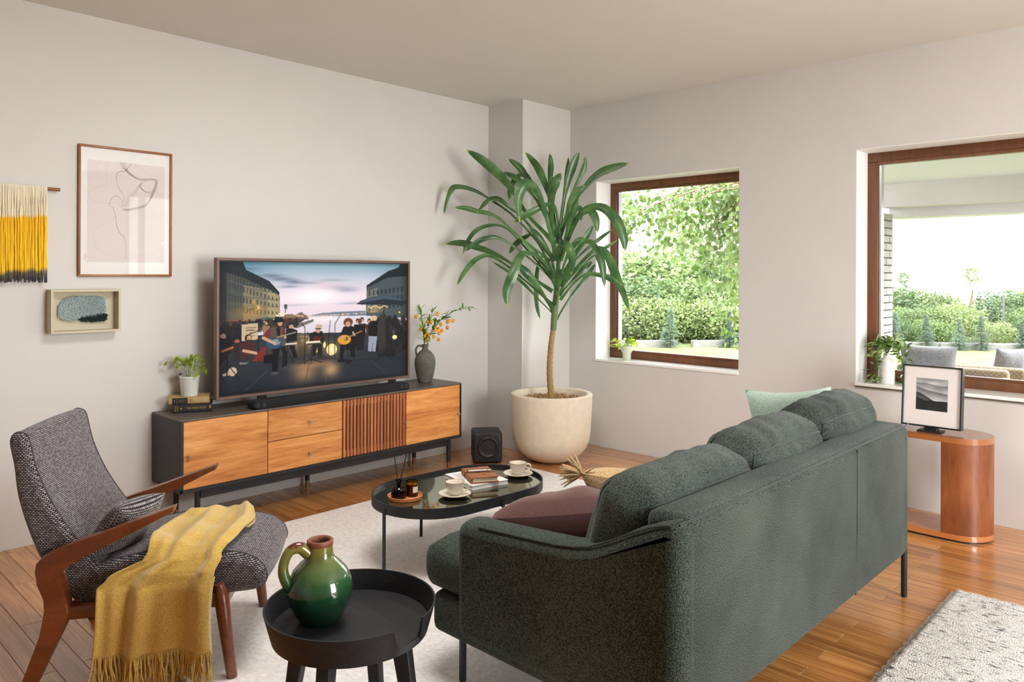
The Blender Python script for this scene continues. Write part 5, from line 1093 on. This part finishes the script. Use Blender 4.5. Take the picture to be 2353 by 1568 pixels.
for k in range(16):
    t = k / 15; pen([(865 + 50 * t, 222 + 8 * t), (905 + 30 * t, 280 + 10 * t), (960 + 60 * t, 330 + 20 * t), (1040 + 60 * t, 365 - 20 * t), (1140 - 12 * t, 350 + 30 * t), (1130 - 30 * t, 430 + 20 * t), (1075 - 20 * t, 520 + 30 * t), (960 - 30 * t, 560 + 18 * t), (890 + 10 * t, 565 + 10 * t)], .00045, None, 'ink_grey')
for k in range(10):
    t = k / 9; pen([(1030 + 10 * t, 370 + 10 * t), (970 + 20 * t, 430 + 20 * t), (900 + 30 * t, 520 + 20 * t), (885, 540)], .00045, None, 'ink_grey'); pen([(1010, 395), (1060 + 10 * t, 450 - 10 * t), (1150, 450 - 40 * t)], .00045, None, 'ink_grey')
pen([(625, 875), (612, 905), (628, 890), (620, 935)], .0008, None, 'ink', 14); pen([(605, 925), (635, 900)], .0008, None, 'ink', 6)
MB().box((.0125, 0, 0), (.002, 2 * PWd - .026, 2 * PHt - .026)).build('glazing', 'picture_glass', pc, 0)

bx = thing('shadow_box', 'cream box frame holding a tufted grey blue and dark green textile', 'picture', (XL, 1.4205, 1.265))
bw, bh, bd, bt2 = .1785, .121, .08, .013
for (y0, y1, z0, z1) in ((-bw, bw, bh - bt2, bh), (-bw, bw, -bh, -bh + bt2), (-bw, -bw + bt2, -bh + bt2, bh - bt2), (bw - bt2, bw, -bh + bt2, bh - bt2)):
    MB().rbox((bd / 2, (y0 + y1) / 2, (z0 + z1) / 2), (bd, y1 - y0, z1 - z0), .001, 1).build('box_side', 'box_cream', bx)
MB().box((.006, 0, 0), (.01, 2 * bw - .02, 2 * bh - .02)).build('backing', 'box_cream', bx, 0)
def tufts(name, mat, outline, n, seed):
    r = random.Random(seed); mb = MB(); P = [Vector((0, a, b)) for a, b in outline]; k = len(P)
    MB.slab(mb, outline, .011, .022, lambda a, b, t: (t, a, b))
    xs = [p[0] for p in outline]; zs = [p[1] for p in outline]; c = 0
    while c < n:
        a, b = r.uniform(min(xs), max(xs)), r.uniform(min(zs), max(zs)); ins = False
        for i in range(k):
            (x0, y0), (x1, y1) = outline[i], outline[(i + 1) % k]
            if (y0 > b) != (y1 > b) and a < (x1 - x0) * (b - y0) / (y1 - y0) + x0: ins = not ins
        if not ins: continue
        c += 1; d = Vector((1, r.gauss(0, .35), r.gauss(0, .35))).normalized(); p = Vector((.020, a, b)); s1 = d.cross(Vector((0, r.gauss(0, 1), r.gauss(0, 1)))).normalized() * .0019; s2 = d.cross(s1).normalized() * .0019; q = len(mb.v); e = p + d * r.uniform(.010, .016)
        mb.v += [tuple(p + s1), tuple(p + s2), tuple(p - s1), tuple(p - s2), tuple(e + s1 * .8), tuple(e + s2 * .8), tuple(e - s1 * .8), tuple(e - s2 * .8)]; mb.f += [(q, q + 1, q + 5, q + 4), (q + 1, q + 2, q + 6, q + 5), (q + 2, q + 3, q + 7, q + 6), (q + 3, q, q + 4, q + 7), (q + 4, q + 5, q + 6, q + 7)]
    return mb.build(name, mat, bx, 50)
tufts('blue_tufting', 'tuft_blue', [(-.128, .03), (-.10, .07), (-.06, .082), (.08, .082), (.108, .07), (.115, .02), (.112, -.018), (.03, -.03), (-.02, -.04), (-.05, -.055), (-.10, -.05), (-.128, -.03)], 3400, 5)['kind'] = 'stuff'
tufts('dark_tufting', 'tuft_dark', [(-.03, -.045), (.0, -.032), (.06, -.022), (.115, -.018), (.122, -.04), (.11, -.06), (.04, -.064), (-.01, -.058)], 1100, 6)['kind'] = 'stuff'

wh = thing('yarn_wall_hanging', 'dip dyed cream and yellow yarn hanging on a wooden rod', 'wall hanging', (XL + .03, 1.0, 1.937))
MB().tube([(0, -.35, 0), (0, .296, 0)], .0095, 14).build('rod', 'frame_wood', wh); MB().tube([(0, -.28, .0), (0, .232, .0)], .0145, 14).build('yarn_wrap', 'yarn_cream', wh)
rw = random.Random(4); yv = MB()
for k in range(220):
    y0 = -.28 + .512 * ((k % 110) + .5 + .5 * (k // 110)) / 110.5; x0 = .012 + .006 * (k % 3) * .5 - .0065 * (k // 110); e = rw.gauss(0, .006); L = .50 + rw.uniform(-.016, .014)
    pts = [(x0 * .4, y0, .012)] + [(x0 + rw.gauss(0, .0012), y0 + e * j / 7 + rw.gauss(0, .0016), -L * j / 7) for j in range(8)]
    yv.tube(pts, [.003, .0034, .0032, .0034, .0033, .0034, .0034, .0034, .0028], 5)
yv.build('hanging_yarn', 'dyed_yarn', wh, 60, 'stuff')

# ------------------------------------------------------------------ subwoofer
sw = thing('subwoofer', 'small black cube subwoofer on the floor beside the console', 'speaker', (-4.311, 4.214, 0), -.66)
MB().rbox((0, 0, .128), (.235, .225, .235), .018, 4).build('cabinet', 'sub_body', sw)
fx = .1175
MB().slab([(.2, 0)] and [((.1045 * c_), (.1045 * s_)) for c_, s_ in [(math.cos(2 * PI * i / 48), math.sin(2 * PI * i / 48)) for i in range(48)]], 0, .004, lambda a, b, t: (a * .0 + .1155 + t, a, .13 + b), .002, 1).build('driver_frame', 'sub_cone', sw, 40)
mb = MB().lathe([(0, .001), (.03, .0015), (.045, -.001), (.062, .0005), (.066, .004), (.074, .0085), (.082, .0045), (.086, .0)], 44); move(mb, Matrix.Translation((.120, 0, .13)) @ Matrix.Rotation(PI / 2, 4, 'Y')).build('cone', 'sub_cone', sw, 60)
MB().rbox((0, -.114, .15), (.02, .004, .11), .003, 1).build('control_strip', 'sub_cone', sw)
for z in (.16, .13, .115): MB().box((0, -.1165, z), (.006, .002, .009)).build('socket', 'metal_black', sw, 0)
for sx in (-.08, .08):
    for sy in (-.08, .08): MB().tube([(sx, sy, 0), (sx, sy, .014)], .014, 12).build('foot', 'tv_black', sw)

# ------------------------------------------------------------------ big potted dracaena
PO = Vector((-3.955, 4.59, 0)); dr = thing('potted_dracaena', 'tall dracaena with long arching green leaves in a round cream planter', 'plant', PO)
MB().lathe([(0, 0), (.10, .0), (.15, .010), (.20, .034), (.245, .070), (.28, .115), (.302, .17), (.311, .23), (.326, .527), (.325, .533), (.321, .536), (.285, .536), (.280, .532), (.272, .46), (0, .46)], 72).build('planter', 'pot_stone', dr, 50)
MB().lathe([(0, .472), (.15, .478), (.268, .47)], 40).build('soil', 'pot_inside', dr)
rp = random.Random(6); pb = MB()
for k in range(420):
    a = rp.random() * 6.28; r = .245 * math.sqrt(rp.random()); pb.ico((r * math.cos(a), r * math.sin(a), .482 + rp.uniform(0, .016)), rp.uniform(.007, .014), 1, (1, rp.uniform(.7, 1.1), rp.uniform(.6, .9)))
pb.build('pebbles', 'pebble', dr, 60, 'stuff')
trk = crom([Vector(p) - PO for p in ((-3.954, 4.59, .47), (-3.966, 4.58, .69), (-3.962, 4.586, .88), (-3.946, 4.598, 1.04))], 40)
MB().tube(trk, [.026 + .0016 * math.sin(i * 2.1) - .0001 * i for i in range(40)], 14).build('trunk', 'trunk_bark', dr, 60)
MB().tube(crom([Vector(p) - PO for p in ((-3.946, 4.598, 1.035), (-3.934, 4.609, 1.241), (-3.922, 4.621, 1.45), (-3.915, 4.627, 1.658), (-3.908, 4.634, 1.80))], 16), [.0245, .026, .027, .027, .026, .025, .023, .021, .02, .018, .016, .015, .013, .011, .009, .005], 12).build('cane', 'dracaena_stem', dr, 60)
LEAVES = [
    (0.083, [(-3.940,4.603,1.727), (-4.091,4.432,1.967), (-4.155,4.348,2.138), (-4.222,4.268,2.257), (-4.320,4.171,2.377), (-4.415,4.080,2.466)]),
    (0.094, [(-3.928,4.616,1.623), (-3.908,4.496,1.859), (-3.891,4.389,2.055), (-3.895,4.292,2.158), (-3.918,4.219,2.160), (-3.944,4.185,2.060), (-3.936,4.192,1.872)]),
    (0.069, [(-3.920,4.622,1.727), (-3.938,4.572,2.003), (-3.964,4.522,2.173), (-4.009,4.468,2.327), (-4.079,4.401,2.450)]),
    (0.059, [(-3.941,4.603,1.796), (-4.036,4.579,2.044), (-4.150,4.521,2.240), (-4.211,4.482,2.347), (-4.280,4.416,2.421)]),
    (0.056, [(-3.953,4.591,1.796), (-4.078,4.573,2.046), (-4.204,4.528,2.210), (-4.284,4.482,2.283), (-4.348,4.421,2.318)]),
    (0.052, [(-3.915,4.627,1.727), (-3.986,4.627,2.044), (-4.023,4.642,2.223), (-4.030,4.656,2.366), (-4.036,4.650,2.465)]),
    (0.090, [(-3.935,4.608,1.588), (-3.920,4.542,1.862), (-3.895,4.506,2.098), (-3.864,4.511,2.198), (-3.827,4.546,2.277)]),
    (0.076, [(-3.920,4.622,1.727), (-3.891,4.650,2.040), (-3.867,4.674,2.213), (-3.834,4.705,2.352), (-3.800,4.738,2.467)]),
    (0.042, [(-3.903,4.639,1.866), (-3.934,4.728,2.188), (-3.926,4.756,2.437)]),
    (0.049, [(-3.903,4.639,1.797), (-3.838,4.667,2.072), (-3.777,4.701,2.226), (-3.741,4.725,2.328), (-3.733,4.732,2.425)]),
    (0.069, [(-3.928,4.615,1.727), (-3.816,4.695,2.038), (-3.744,4.741,2.175), (-3.663,4.804,2.277), (-3.574,4.885,2.329), (-3.482,4.973,2.364)]),
    (0.056, [(-3.941,4.603,1.779), (-3.816,4.587,1.928), (-3.745,4.554,2.041), (-3.690,4.566,2.122), (-3.642,4.612,2.166)]),
    (0.090, [(-3.915,4.628,1.623), (-3.801,4.677,1.898), (-3.714,4.705,1.998), (-3.633,4.739,2.016), (-3.557,4.779,1.988), (-3.489,4.829,1.892), (-3.452,4.864,1.757), (-3.447,4.869,1.662)]),
    (0.069, [(-3.907,4.635,1.588), (-3.778,4.649,1.861), (-3.687,4.644,1.959), (-3.617,4.652,1.973), (-3.580,4.671,1.905), (-3.571,4.681,1.804)]),
    (0.049, [(-3.940,4.604,1.588), (-4.158,4.403,1.917), (-4.313,4.262,2.073), (-4.429,4.156,2.160), (-4.519,4.074,2.181), (-4.551,4.046,2.153), (-4.575,4.023,2.055), (-4.595,4.004,1.951)]),
    (0.049, [(-3.953,4.592,1.623), (-4.077,4.418,1.897), (-4.154,4.298,2.014), (-4.201,4.223,2.073), (-4.258,4.160,2.055), (-4.322,4.099,1.953)]),
    (0.045, [(-3.965,4.580,1.588), (-4.154,4.399,1.795), (-4.279,4.279,1.944), (-4.392,4.170,1.985), (-4.455,4.110,2.009), (-4.523,4.046,2.012)]),
    (0.038, [(-3.940,4.604,1.415), (-4.117,4.411,1.725), (-4.207,4.304,1.855), (-4.286,4.213,1.868), (-4.356,4.137,1.826), (-4.405,4.089,1.739), (-4.435,4.061,1.626)]),
    (0.045, [(-3.952,4.592,1.449), (-4.094,4.387,1.655), (-4.163,4.260,1.746), (-4.201,4.177,1.771), (-4.261,4.093,1.746), (-4.307,4.044,1.701), (-4.346,4.007,1.657)]),
    (0.062, [(-3.952,4.592,1.345), (-4.161,4.408,1.535), (-4.294,4.295,1.639), (-4.399,4.203,1.691), (-4.501,4.107,1.729), (-4.597,4.016,1.721)]),
    (0.045, [(-3.952,4.593,1.241), (-4.117,4.388,1.466), (-4.209,4.259,1.585), (-4.268,4.172,1.629), (-4.332,4.092,1.584), (-4.392,4.032,1.481), (-4.429,3.997,1.385)]),
    (0.083, [(-3.932,4.611,1.449), (-3.944,4.452,1.603), (-3.954,4.311,1.644), (-3.954,4.213,1.615), (-3.962,4.149,1.483), (-3.992,4.111,1.351), (-3.987,4.116,1.233)]),
    (0.073, [(-3.939,4.605,1.172), (-3.931,4.438,1.341), (-3.958,4.316,1.476), (-4.016,4.254,1.567)]),
    (0.049, [(-3.952,4.592,1.449), (-4.067,4.617,1.625), (-4.151,4.637,1.519), (-4.175,4.655,1.269), (-4.154,4.675,1.107)]),
    (0.080, [(-3.939,4.605,1.189), (-3.870,4.540,1.347), (-3.817,4.518,1.467), (-3.801,4.529,1.525)]),
    (0.066, [(-3.914,4.628,1.311), (-3.862,4.635,1.415), (-3.821,4.650,1.519), (-3.801,4.668,1.595)]),
    (0.069, [(-3.915,4.628,1.450), (-3.845,4.529,1.671), (-3.755,4.479,1.725), (-3.682,4.460,1.696), (-3.649,4.467,1.600), (-3.654,4.462,1.478)]),
    (0.069, [(-3.902,4.640,1.450), (-3.740,4.658,1.690), (-3.627,4.651,1.738), (-3.553,4.648,1.669), (-3.513,4.667,1.552), (-3.500,4.679,1.382)]),
    (0.080, [(-3.902,4.640,1.380), (-3.740,4.713,1.588), (-3.623,4.756,1.683), (-3.547,4.785,1.615), (-3.492,4.825,1.452), (-3.413,4.900,1.175)]),
    (0.049, [(-3.907,4.636,1.276), (-3.777,4.650,1.416), (-3.661,4.669,1.485), (-3.538,4.728,1.469), (-3.482,4.765,1.435), (-3.436,4.809,1.399)]),
    (0.031, [(-3.902,4.640,1.450), (-3.842,4.785,1.625), (-3.762,4.909,1.747), (-3.662,5.008,1.853)]),
    (0.035, [(-3.902,4.640,1.380), (-3.799,4.843,1.591), (-3.736,4.962,1.680), (-3.653,5.045,1.759)]),
    (0.056, [(-3.902,4.640,1.415), (-3.855,4.773,1.643), (-3.826,4.848,1.767), (-3.777,4.899,1.888)]),
    (0.049, [(-3.914,4.628,1.311), (-3.867,4.761,1.450), (-3.833,4.842,1.527), (-3.784,4.892,1.591)]),
    (0.038, [(-3.926,4.617,1.120), (-3.925,4.723,1.239), (-3.837,4.865,1.450), (-3.775,4.928,1.574)]),
    (0.028, [(-3.951,4.593,1.172), (-4.069,4.568,1.273), (-4.220,4.471,1.448), (-4.375,4.326,1.588)]),
    (0.059, [(-3.903,4.639,1.727), (-3.891,4.549,2.015), (-3.919,4.446,2.014), (-3.990,4.348,1.950), (-4.075,4.266,1.882)]),
    (0.042, [(-3.878,4.663,1.727), (-3.883,4.789,1.978), (-3.888,4.857,2.025), (-3.882,4.867,1.912)]),
    (0.049, [(-3.952,4.592,1.519), (-4.108,4.545,1.782), (-4.195,4.536,1.784), (-4.269,4.496,1.725), (-4.308,4.459,1.646)]),
    (0.049, [(-3.940,4.603,1.727), (-4.141,4.547,2.242), (-4.257,4.536,2.297), (-4.333,4.504,2.207), (-4.344,4.494,2.085)]),
    (0.056, [(-3.917,4.625,1.554), (-3.833,4.619,1.794), (-3.771,4.630,1.997), (-3.741,4.656,2.082)]),
    (0.052, [(-3.927,4.616,1.450), (-3.923,4.515,1.655), (-3.950,4.431,1.773), (-4.010,4.370,1.857)]),
    (0.049, [(-3.932,4.611,1.380), (-3.969,4.506,1.553), (-4.013,4.425,1.672), (-4.084,4.355,1.774)]),
    (0.052, [(-3.912,4.631,1.415), (-3.817,4.591,1.587), (-3.730,4.602,1.722), (-3.672,4.653,1.773)]),
]

VD = Vector((-.692, .722, 0))
for li, (w, P) in enumerate(LEAVES):
    n = 18; c = crom([Vector(p) - PO for p in P], n); mb = MB(); rl = random.Random(li); tw0 = rl.uniform(-.5, .5); tw1 = rl.uniform(-.6, .6)
    vs = []
    for i, p in enumerate(c):
        t = i / (n - 1); tg = (c[min(i + 1, n - 1)] - c[max(i - 1, 0)]).normalized(); sd = tg.cross(VD)
        sd = (sd.normalized() if sd.length > .05 else Vector((1, 0, 0))); up = sd.cross(tg).normalized(); an = tw0 * (1 - t) + tw1 * t; sd2 = sd * math.cos(an) + up * math.sin(an); up2 = sd2.cross(tg).normalized()
        wd = w * (np.interp(t, [0, .1, .3, .5, .7, .85, .95, 1], [.6, .34, .4, .74, 1, .82, .42, .02])) * .98
        for a in (-1, -.5, 0, .5, 1): vs.append(p + sd2 * wd / 2 * a + up2 * wd * (.12 * abs(a) ** 1.2))
    fs = [(i * 5 + k, i * 5 + k + 1, (i + 1) * 5 + k + 1, (i + 1) * 5 + k) for i in range(n - 1) for k in range(4)]
    us = [[(k / 4, i / (n - 1)), ((k + 1) / 4, i / (n - 1)), ((k + 1) / 4, (i + 1) / (n - 1)), (k / 4, (i + 1) / (n - 1))] for i in range(n - 1) for k in range(4)]
    mb.add(vs, fs, us).build('leaf', 'dracaena_leaf', dr, 80)

# ------------------------------------------------------------------ on the coffee table
TZ = .345
ty = thing('cork_tray', 'small round terracotta coloured tray with bottle and candle on the coffee table', 'tray', (-3.045, 2.403, TZ))
MB().lathe([(0, 0), (.083, 0), (.087, .002), (.0885, .017), (.0865, .0185), (.0845, .017), (.083, .006), (0, .006)], 56).build('dish', 'cork_tray', ty, 50)
MB().tube([(.0863 * .9, -.02, .009), (.089 * .9, -.0205, .009)], .003, 10).build('stud', 'clay_rim', ty)
bo3 = thing('reed_diffuser', 'brown glass reed diffuser bottle with two black sticks on the round tray', 'bottle', (-3.056, 2.371, TZ + .006))
MB().lathe([(0, 0), (.036, 0), (.0385, .003), (.0385, .042), (.036, .050), (.02, .059), (.0125, .064), (.0125, .084), (.019, .087), (.019, .091), (.010, .0915), (.009, .062), (.033, .045), (.034, .006), (0, .005)], 40).build('bottle', 'amber_glass', bo3, 50); MB().lathe([(0, .006), (.033, .006), (.033, .034), (0, .034)], 32).build('oil', 'amber_glass', bo3, 50)
for tip in ((-.022, .165), (.038, .178)):
    t = RT * tip[0]; MB().tube([RT * -tip[0] * .25 + Vector((0, 0, .012)), Vector((t.x, t.y, tip[1] + .04))], .0026, 6).build('reed', 'reed', bo3)
cd = thing('candle_jar', 'brown glass jar candle with paper label on the round tray', 'candle', (-3.035, 2.44, TZ + .006))
MB().lathe([(0, 0), (.0275, 0), (.030, .003), (.031, .078), (.0295, .078), (.0285, .006), (0, .005)], 40).build('jar', 'candle_glass', cd, 50); MB().lathe([(0, .0055), (.028, .0055), (.0284, .060), (0, .060)], 36).build('wax', 'wax', cd, 50); MB().tube([(0, 0, .06), (.001, 0, .069)], .001, 6).build('wick', 'reed', cd)
la = [(.0316 * math.cos(-.55 + .9 * i / 8), .0316 * math.sin(-.55 + .9 * i / 8)) for i in range(9)]; lv = MB(); lv.v = [(x, y, z) for z in (.022, .052) for x, y in la]; lv.f = [(i, i + 1, i + 10, i + 9) for i in range(8)]; lv.build('label', 'page', cd)
def cup(loc, rz, label, sl):
    c = thing('teacup', label, 'cup', (loc[0], loc[1], TZ + .0105), rz)
    MB().lathe([(0, 0), (.021, 0), (.0225, .004), (.030, .010), (.041, .028), (.0475, .050), (.0495, .066), (.0485, .0665), (.0465, .065), (.044, .050), (.037, .028), (.024, .010), (0, .007)], 44).build('bowl', 'stoneware', c, 60)
    MB().lathe([(.0488, .0642), (.0502, .0655), (.0488, .0672), (.0468, .0655)], 44, caps=False).build('brown_edge', 'cup_rim', c, 60)
    MB().tube(crom([(.044, 0, .057), (.060, 0, .060), (.072, 0, .050), (.068, 0, .033), (.052, 0, .022), (.038, 0, .022)], 18), [.005] * 18, 8).build('handle', 'stoneware', c, 60)
    s = thing('saucer', sl, 'saucer', (loc[0], loc[1], TZ), rz)
    MB().lathe([(0, 0), (.040, 0), (.043, .003), (.068, .010), (.083, .0185), (.084, .020), (.082, .0205), (.066, .0125), (.042, .0085), (.030, .0095), (0, .0095)], 56).build('dish', 'stoneware', s, 60); MB().lathe([(.0828, .0186), (.0845, .0195), (.0832, .0208), (.0815, .0202)], 56, caps=False).build('brown_edge', 'cup_rim', s, 60)
cup((-2.885, 2.597), .62, 'cream speckled cup nearest the round tray on the coffee table', 'cream saucer under the cup nearest the round tray')
cup((-2.925, 3.108), .62, 'cream speckled cup at the far end of the coffee table', 'cream saucer under the cup at the far end')
mg = thing('magazine', 'thick white soft-cover book under the leather notebook', 'book', (-3.02, 2.875, TZ), -.20)
MB().rbox((0, 0, .0115), (.285, .225, .018), .001, 1).build('pages', 'paper', mg); MB().rbox((0, 0, .0218), (.29, .23, .002), .0008, 1).build('cover', 'paper', mg); MB().rbox((0, 0, .0012), (.29, .23, .002), .0008, 1).build('cover', 'paper', mg); MB().box((-.05, -.02, .02295), (.13, .14, .0005)).build('printed_panel', 'photo_mat', mg, 0)
nb = thing('leather_notebook', 'tan leather wrapped notebook with elastic cord on the white book', 'notebook', (-2.985, 2.87, TZ + .0228), -.50)
MB().slab([(-.072, .002), (-.0785, .007), (-.0785, .027), (-.072, .0325), (.074, .0325), (.077, .029), (.076, .0285), (-.07, .0285), (-.074, .025), (-.074, .009), (-.07, .0055), (.076, .0055), (.077, .004), (.074, .0015)], -.108, .108, lambda a, b, t: (t, a, b)).build('cover', 'leather', nb, 50)
for z in (.0095, .0165, .0235): MB().rbox((0, .0, z), (.205, .138, .0062), .002, 2).build('pages', 'page', nb)
MB().slab([(-.108, .02), (-.108, .074), (.108, .074), (.108, .03), (.0, -.012)], .0325, .0345, lambda a, b, t: (a, b, t), .0007, 1).build('flap', 'leather', nb, 40)
MB().tube([(-.02, -.079, .006), (-.02, -.0795, .028), (-.012, -.072, .0352), (.03, .07, .0355), (.032, .0785, .028), (.032, .078, .006)], .0016, 6).build('cord', 'reed', nb)
pn = thing('pen', 'short silver pen lying on the leather notebook', 'pen', (-2.985, 2.865, TZ + .0228 + .0415), 1.0)
MB().tube([(-.062, 0, 0), (-.056, 0, 0), (-.05, 0, 0), (.02, 0, 0), (.021, 0, 0), (.062, 0, 0), (.066, 0, 0)], [.003, .0035, .0052, .0058, .0064, .0064, .004], 14).build('barrel', 'chrome', pn, 40); MB().box((.045, 0, .008), (.04, .004, .0015)).build('clip', 'chrome', pn, 0); MB().tube([(-.066, 0, 0), (-.0615, 0, 0)], [.0028, .0036], 10).build('tip', 'reed', pn)

# ------------------------------------------------------------------ green jug on the tray table
gj = thing('glazed_jug', 'glossy green glazed clay jug with one handle on the black tray table', 'jug', (-2.066, 1.297, .3985))
MB().lathe([(0, 0), (.052, 0), (.058, .003), (.070, .018), (.088, .048), (.0985, .080), (.1005, .105), (.096, .13), (.083, .158), (.063, .180), (.047, .194), (.0405, .206), (.0385, .225), (.0390, .238)], 64, caps=False).build('body', 'green_glaze', gj, 60)
MB().lathe([(.0388, .236), (.0405, .242), (.0405, .250), (.037, .2535), (.031, .252), (.0285, .244), (.029, .20), (.02, .17), (0, .16)], 48, caps=False).build('clay_mouth', 'clay_rim', gj, 60)
hl = Vector((-.30, -.954, 0)); MB().tube(crom([hl * .036 + Vector((0, 0, .214)), hl * .062 + Vector((0, 0, .236)), hl * .092 + Vector((0, 0, .232)), hl * .110 + Vector((0, 0, .20)), hl * .112 + Vector((0, 0, .165)), hl * .098 + Vector((0, 0, .128)), hl * .09 + Vector((0, 0, .118))], 26), [.017 + .002 * math.cos(i / 25 * 6.28) for i in range(26)], 14).build('handle', 'green_glaze', gj, 60)

# ------------------------------------------------------------------ picture-frame speaker on the side table
ph = thing('photo_frame', 'black framed monochrome landscape photo tilted back on a stand', 'photo frame', (-1.285, 4.865, .58))
MB().rbox((0, -.01, .004), (.125, .10, .008), .002, 1).build('stand_base', 'photo_black', ph); MB().rbox((0, 0, .014), (.07, .05, .016), .002, 1).build('stand_neck', 'photo_black', ph)
FW, FH = .315, .355; Mf = Matrix.Translation((0, 0, .022)) @ Matrix.Rotation(-.10, 4, 'X')
for (x0, x1, z0, z1) in ((-FW / 2, FW / 2, FH - .009, FH), (-FW / 2, FW / 2, 0, .009), (-FW / 2, -FW / 2 + .009, .009, FH - .009), (FW / 2 - .009, FW / 2, .009, FH - .009)):
    move(MB().rbox(((x0 + x1) / 2, .0, (z0 + z1) / 2), (x1 - x0, .05, z1 - z0), .0015, 1), Mf).build('frame_bar', 'photo_black', ph)
move(MB().box((0, .004, FH / 2), (FW - .018, .036, FH - .018)), Mf).build('mat_board', 'photo_mat', ph, 0)
def paint_hills():
    cv = Canvas(110, 120, lambda x, y: (x, y)); r = random.Random(3); X, Y = cv.X, cv.Y; nz = np.zeros_like(X)
    for k in range(24): a, b, c = r.uniform(2, 16), r.uniform(2, 16), r.uniform(0, 6); nz += np.sin(a * X + b * Y * (1 if k % 2 else -1) + c) / (2 + (a + b) * .35)
    cv.a[...] = (.70 + .10 * nz)[..., None]; cv.ell(.5, .05, .8, .1, (90, 90, 90), .5, 1)
    def ridge(pts, g0, g1, tex=.05):
        y = np.interp(X, [p[0] for p in pts], [p[1] for p in pts]); m = (Y > y); g = g0 + (g1 - g0) * np.clip((Y - y) / .35, 0, 1) + tex * nz; cv.a[m] = g[m][:, None]
    ridge([(0, .16), (.3, .15), (.5, .18), (.75, .22), (1, .21)], .45, .85); ridge([(0, .27), (.2, .33), (.4, .38), (.7, .42), (1, .45)], .38, .86); ridge([(0, .45), (.12, .46), (.3, .55), (.5, .66), (.7, .74), (1, .8)], .22, .45); ridge([(0, .60), (.15, .64), (.3, .70), (.6, .69), (1, .68)], .08, .14, .06); return cv
picture_mesh('landscape_print', paint_hills(), lambda u, v: tuple(Mf @ Vector((-.083 + u * .166, -.0146, FH * .27 + (1 - v) * .185))), 'photo_print', ph)

# ------------------------------------------------------------------ plants on the sills
sp_ = thing('potted_pothos', 'yellow green pothos in a small sage pot on the small window sill', 'plant', (-3.79, 5.385, .7515))
MB().lathe([(0, 0), (.034, 0), (.036, .003), (.036, .055), (.040, .062), (.050, .080), (.051, .118), (.049, .1195), (.046, .115), (.044, .10), (0, .10)], 36).build('pot', 'ceramic_sage', sp_, 50); MB().lathe([(0, .107), (.044, .104)], 24).build('soil', 'soil', sp_)
def heart(mb, p, d, side, L, W):
    up = side.cross(d).normalized(); i0 = len(mb.v); prof = [(0, 0), (.12, .75), (.35, 1), (.6, .75), (.82, .35), (1, 0)]
    for t, w in prof:
        c = p + d * L * t - up * .22 * L * t * t; mb.v += [tuple(c - side * W / 2 * w + up * W * .12 * w), tuple(c), tuple(c + side * W / 2 * w + up * W * .12 * w)]
    for i in range(5): a = i0 + i * 3; mb.f += [(a, a + 1, a + 4, a + 3), (a + 1, a + 2, a + 5, a + 4)]
rq = random.Random(15)
for k in range(24):
    a = rq.uniform(0, 6.28); e = rq.uniform(.02, .085); up = rq.uniform(.0, .10); base = Vector((0, 0, .105)); hx = RT * (math.cos(a) * e * 1.25 - .02) + TO * math.sin(a) * e * .8; p = base + hx + Vector((0, 0, up)); d = (hx.normalized() * .8 + Vector((0, 0, rq.uniform(-.5, .5)))).normalized() if hx.length > .001 else Vector((0, 0, 1))
    mb = MB().tube([base, base.lerp(p, .6) + Vector((0, 0, .02)), p], .0013, 5); heart(mb, p, d, d.cross(Vector((rq.gauss(0, .3), rq.gauss(0, .3), 1))).normalized(), rq.uniform(.045, .068), rq.uniform(.028, .042)); mb.build('leaf', 'pothos_leaf', sp_, 70)
vp = thing('vine_bottle', 'white bottle vase with trailing variegated vine on the wide window sill', 'plant', (-1.685, 5.352, .7695))
MB().lathe([(0, 0), (.048, 0), (.0505, .003), (.0505, .125), (.048, .142), (.034, .160), (.021, .170), (.0185, .178), (.0185, .190), (.021, .193), (.021, .198), (.016, .198), (.015, .17), (0, .165)], 40).build('bottle', 'bottle_white', vp, 50)
rv = random.Random(23); vines = []
for k, (a, b, up, dn) in enumerate(((-.085, .04, .07, -.19), (-.10, .0, .06, -.17), (-.06, .055, .10, -.05), (-.075, .02, .13, .02), (-.05, .0, .15, .08), (.0, .03, .11, .03), (.03, 0, .15, .08), (.06, .03, .12, -.01), (.09, .045, .10, -.19), (.10, .02, .09, -.17), (.085, .06, .08, -.10), (.12, .03, .11, .04), (-.11, .03, .11, .0), (.04, .06, .08, -.02), (-.03, .05, .12, .0), (.10, .05, .13, -.05), (-.09, .05, .09, -.10))):
    ex = RT * a + TO * b; c = crom([Vector((0, 0, .185)), ex * .35 + Vector((0, 0, .185 + up * .75)), ex * .8 + Vector((0, 0, .185 + up * .8)), ex * 1.02 + Vector((0, 0, .185 + min(dn + .06, up * .6))), ex * 1.05 + Vector((0, 0, max(.004, .185 + dn)))], 16)
    vn = MB().tube(c, .0014, 5).build('vine', 'vine_leaf', vp)
    for i in range(4, 16):
        d = Vector((rv.gauss(0, 1), rv.gauss(0, 1), rv.gauss(-.2, .5))).normalized(); p = c[i]
        if p.z < .03: d.z = abs(d.z)
        mb = MB(); heart(mb, p, d, d.cross(Vector((rv.gauss(0, .4), rv.gauss(0, .4), 1))).normalized(), rv.uniform(.044, .066), rv.uniform(.022, .030)); mb.build('leaf', 'vine_pale' if rv.random() < .35 else 'vine_leaf', vn, 70)
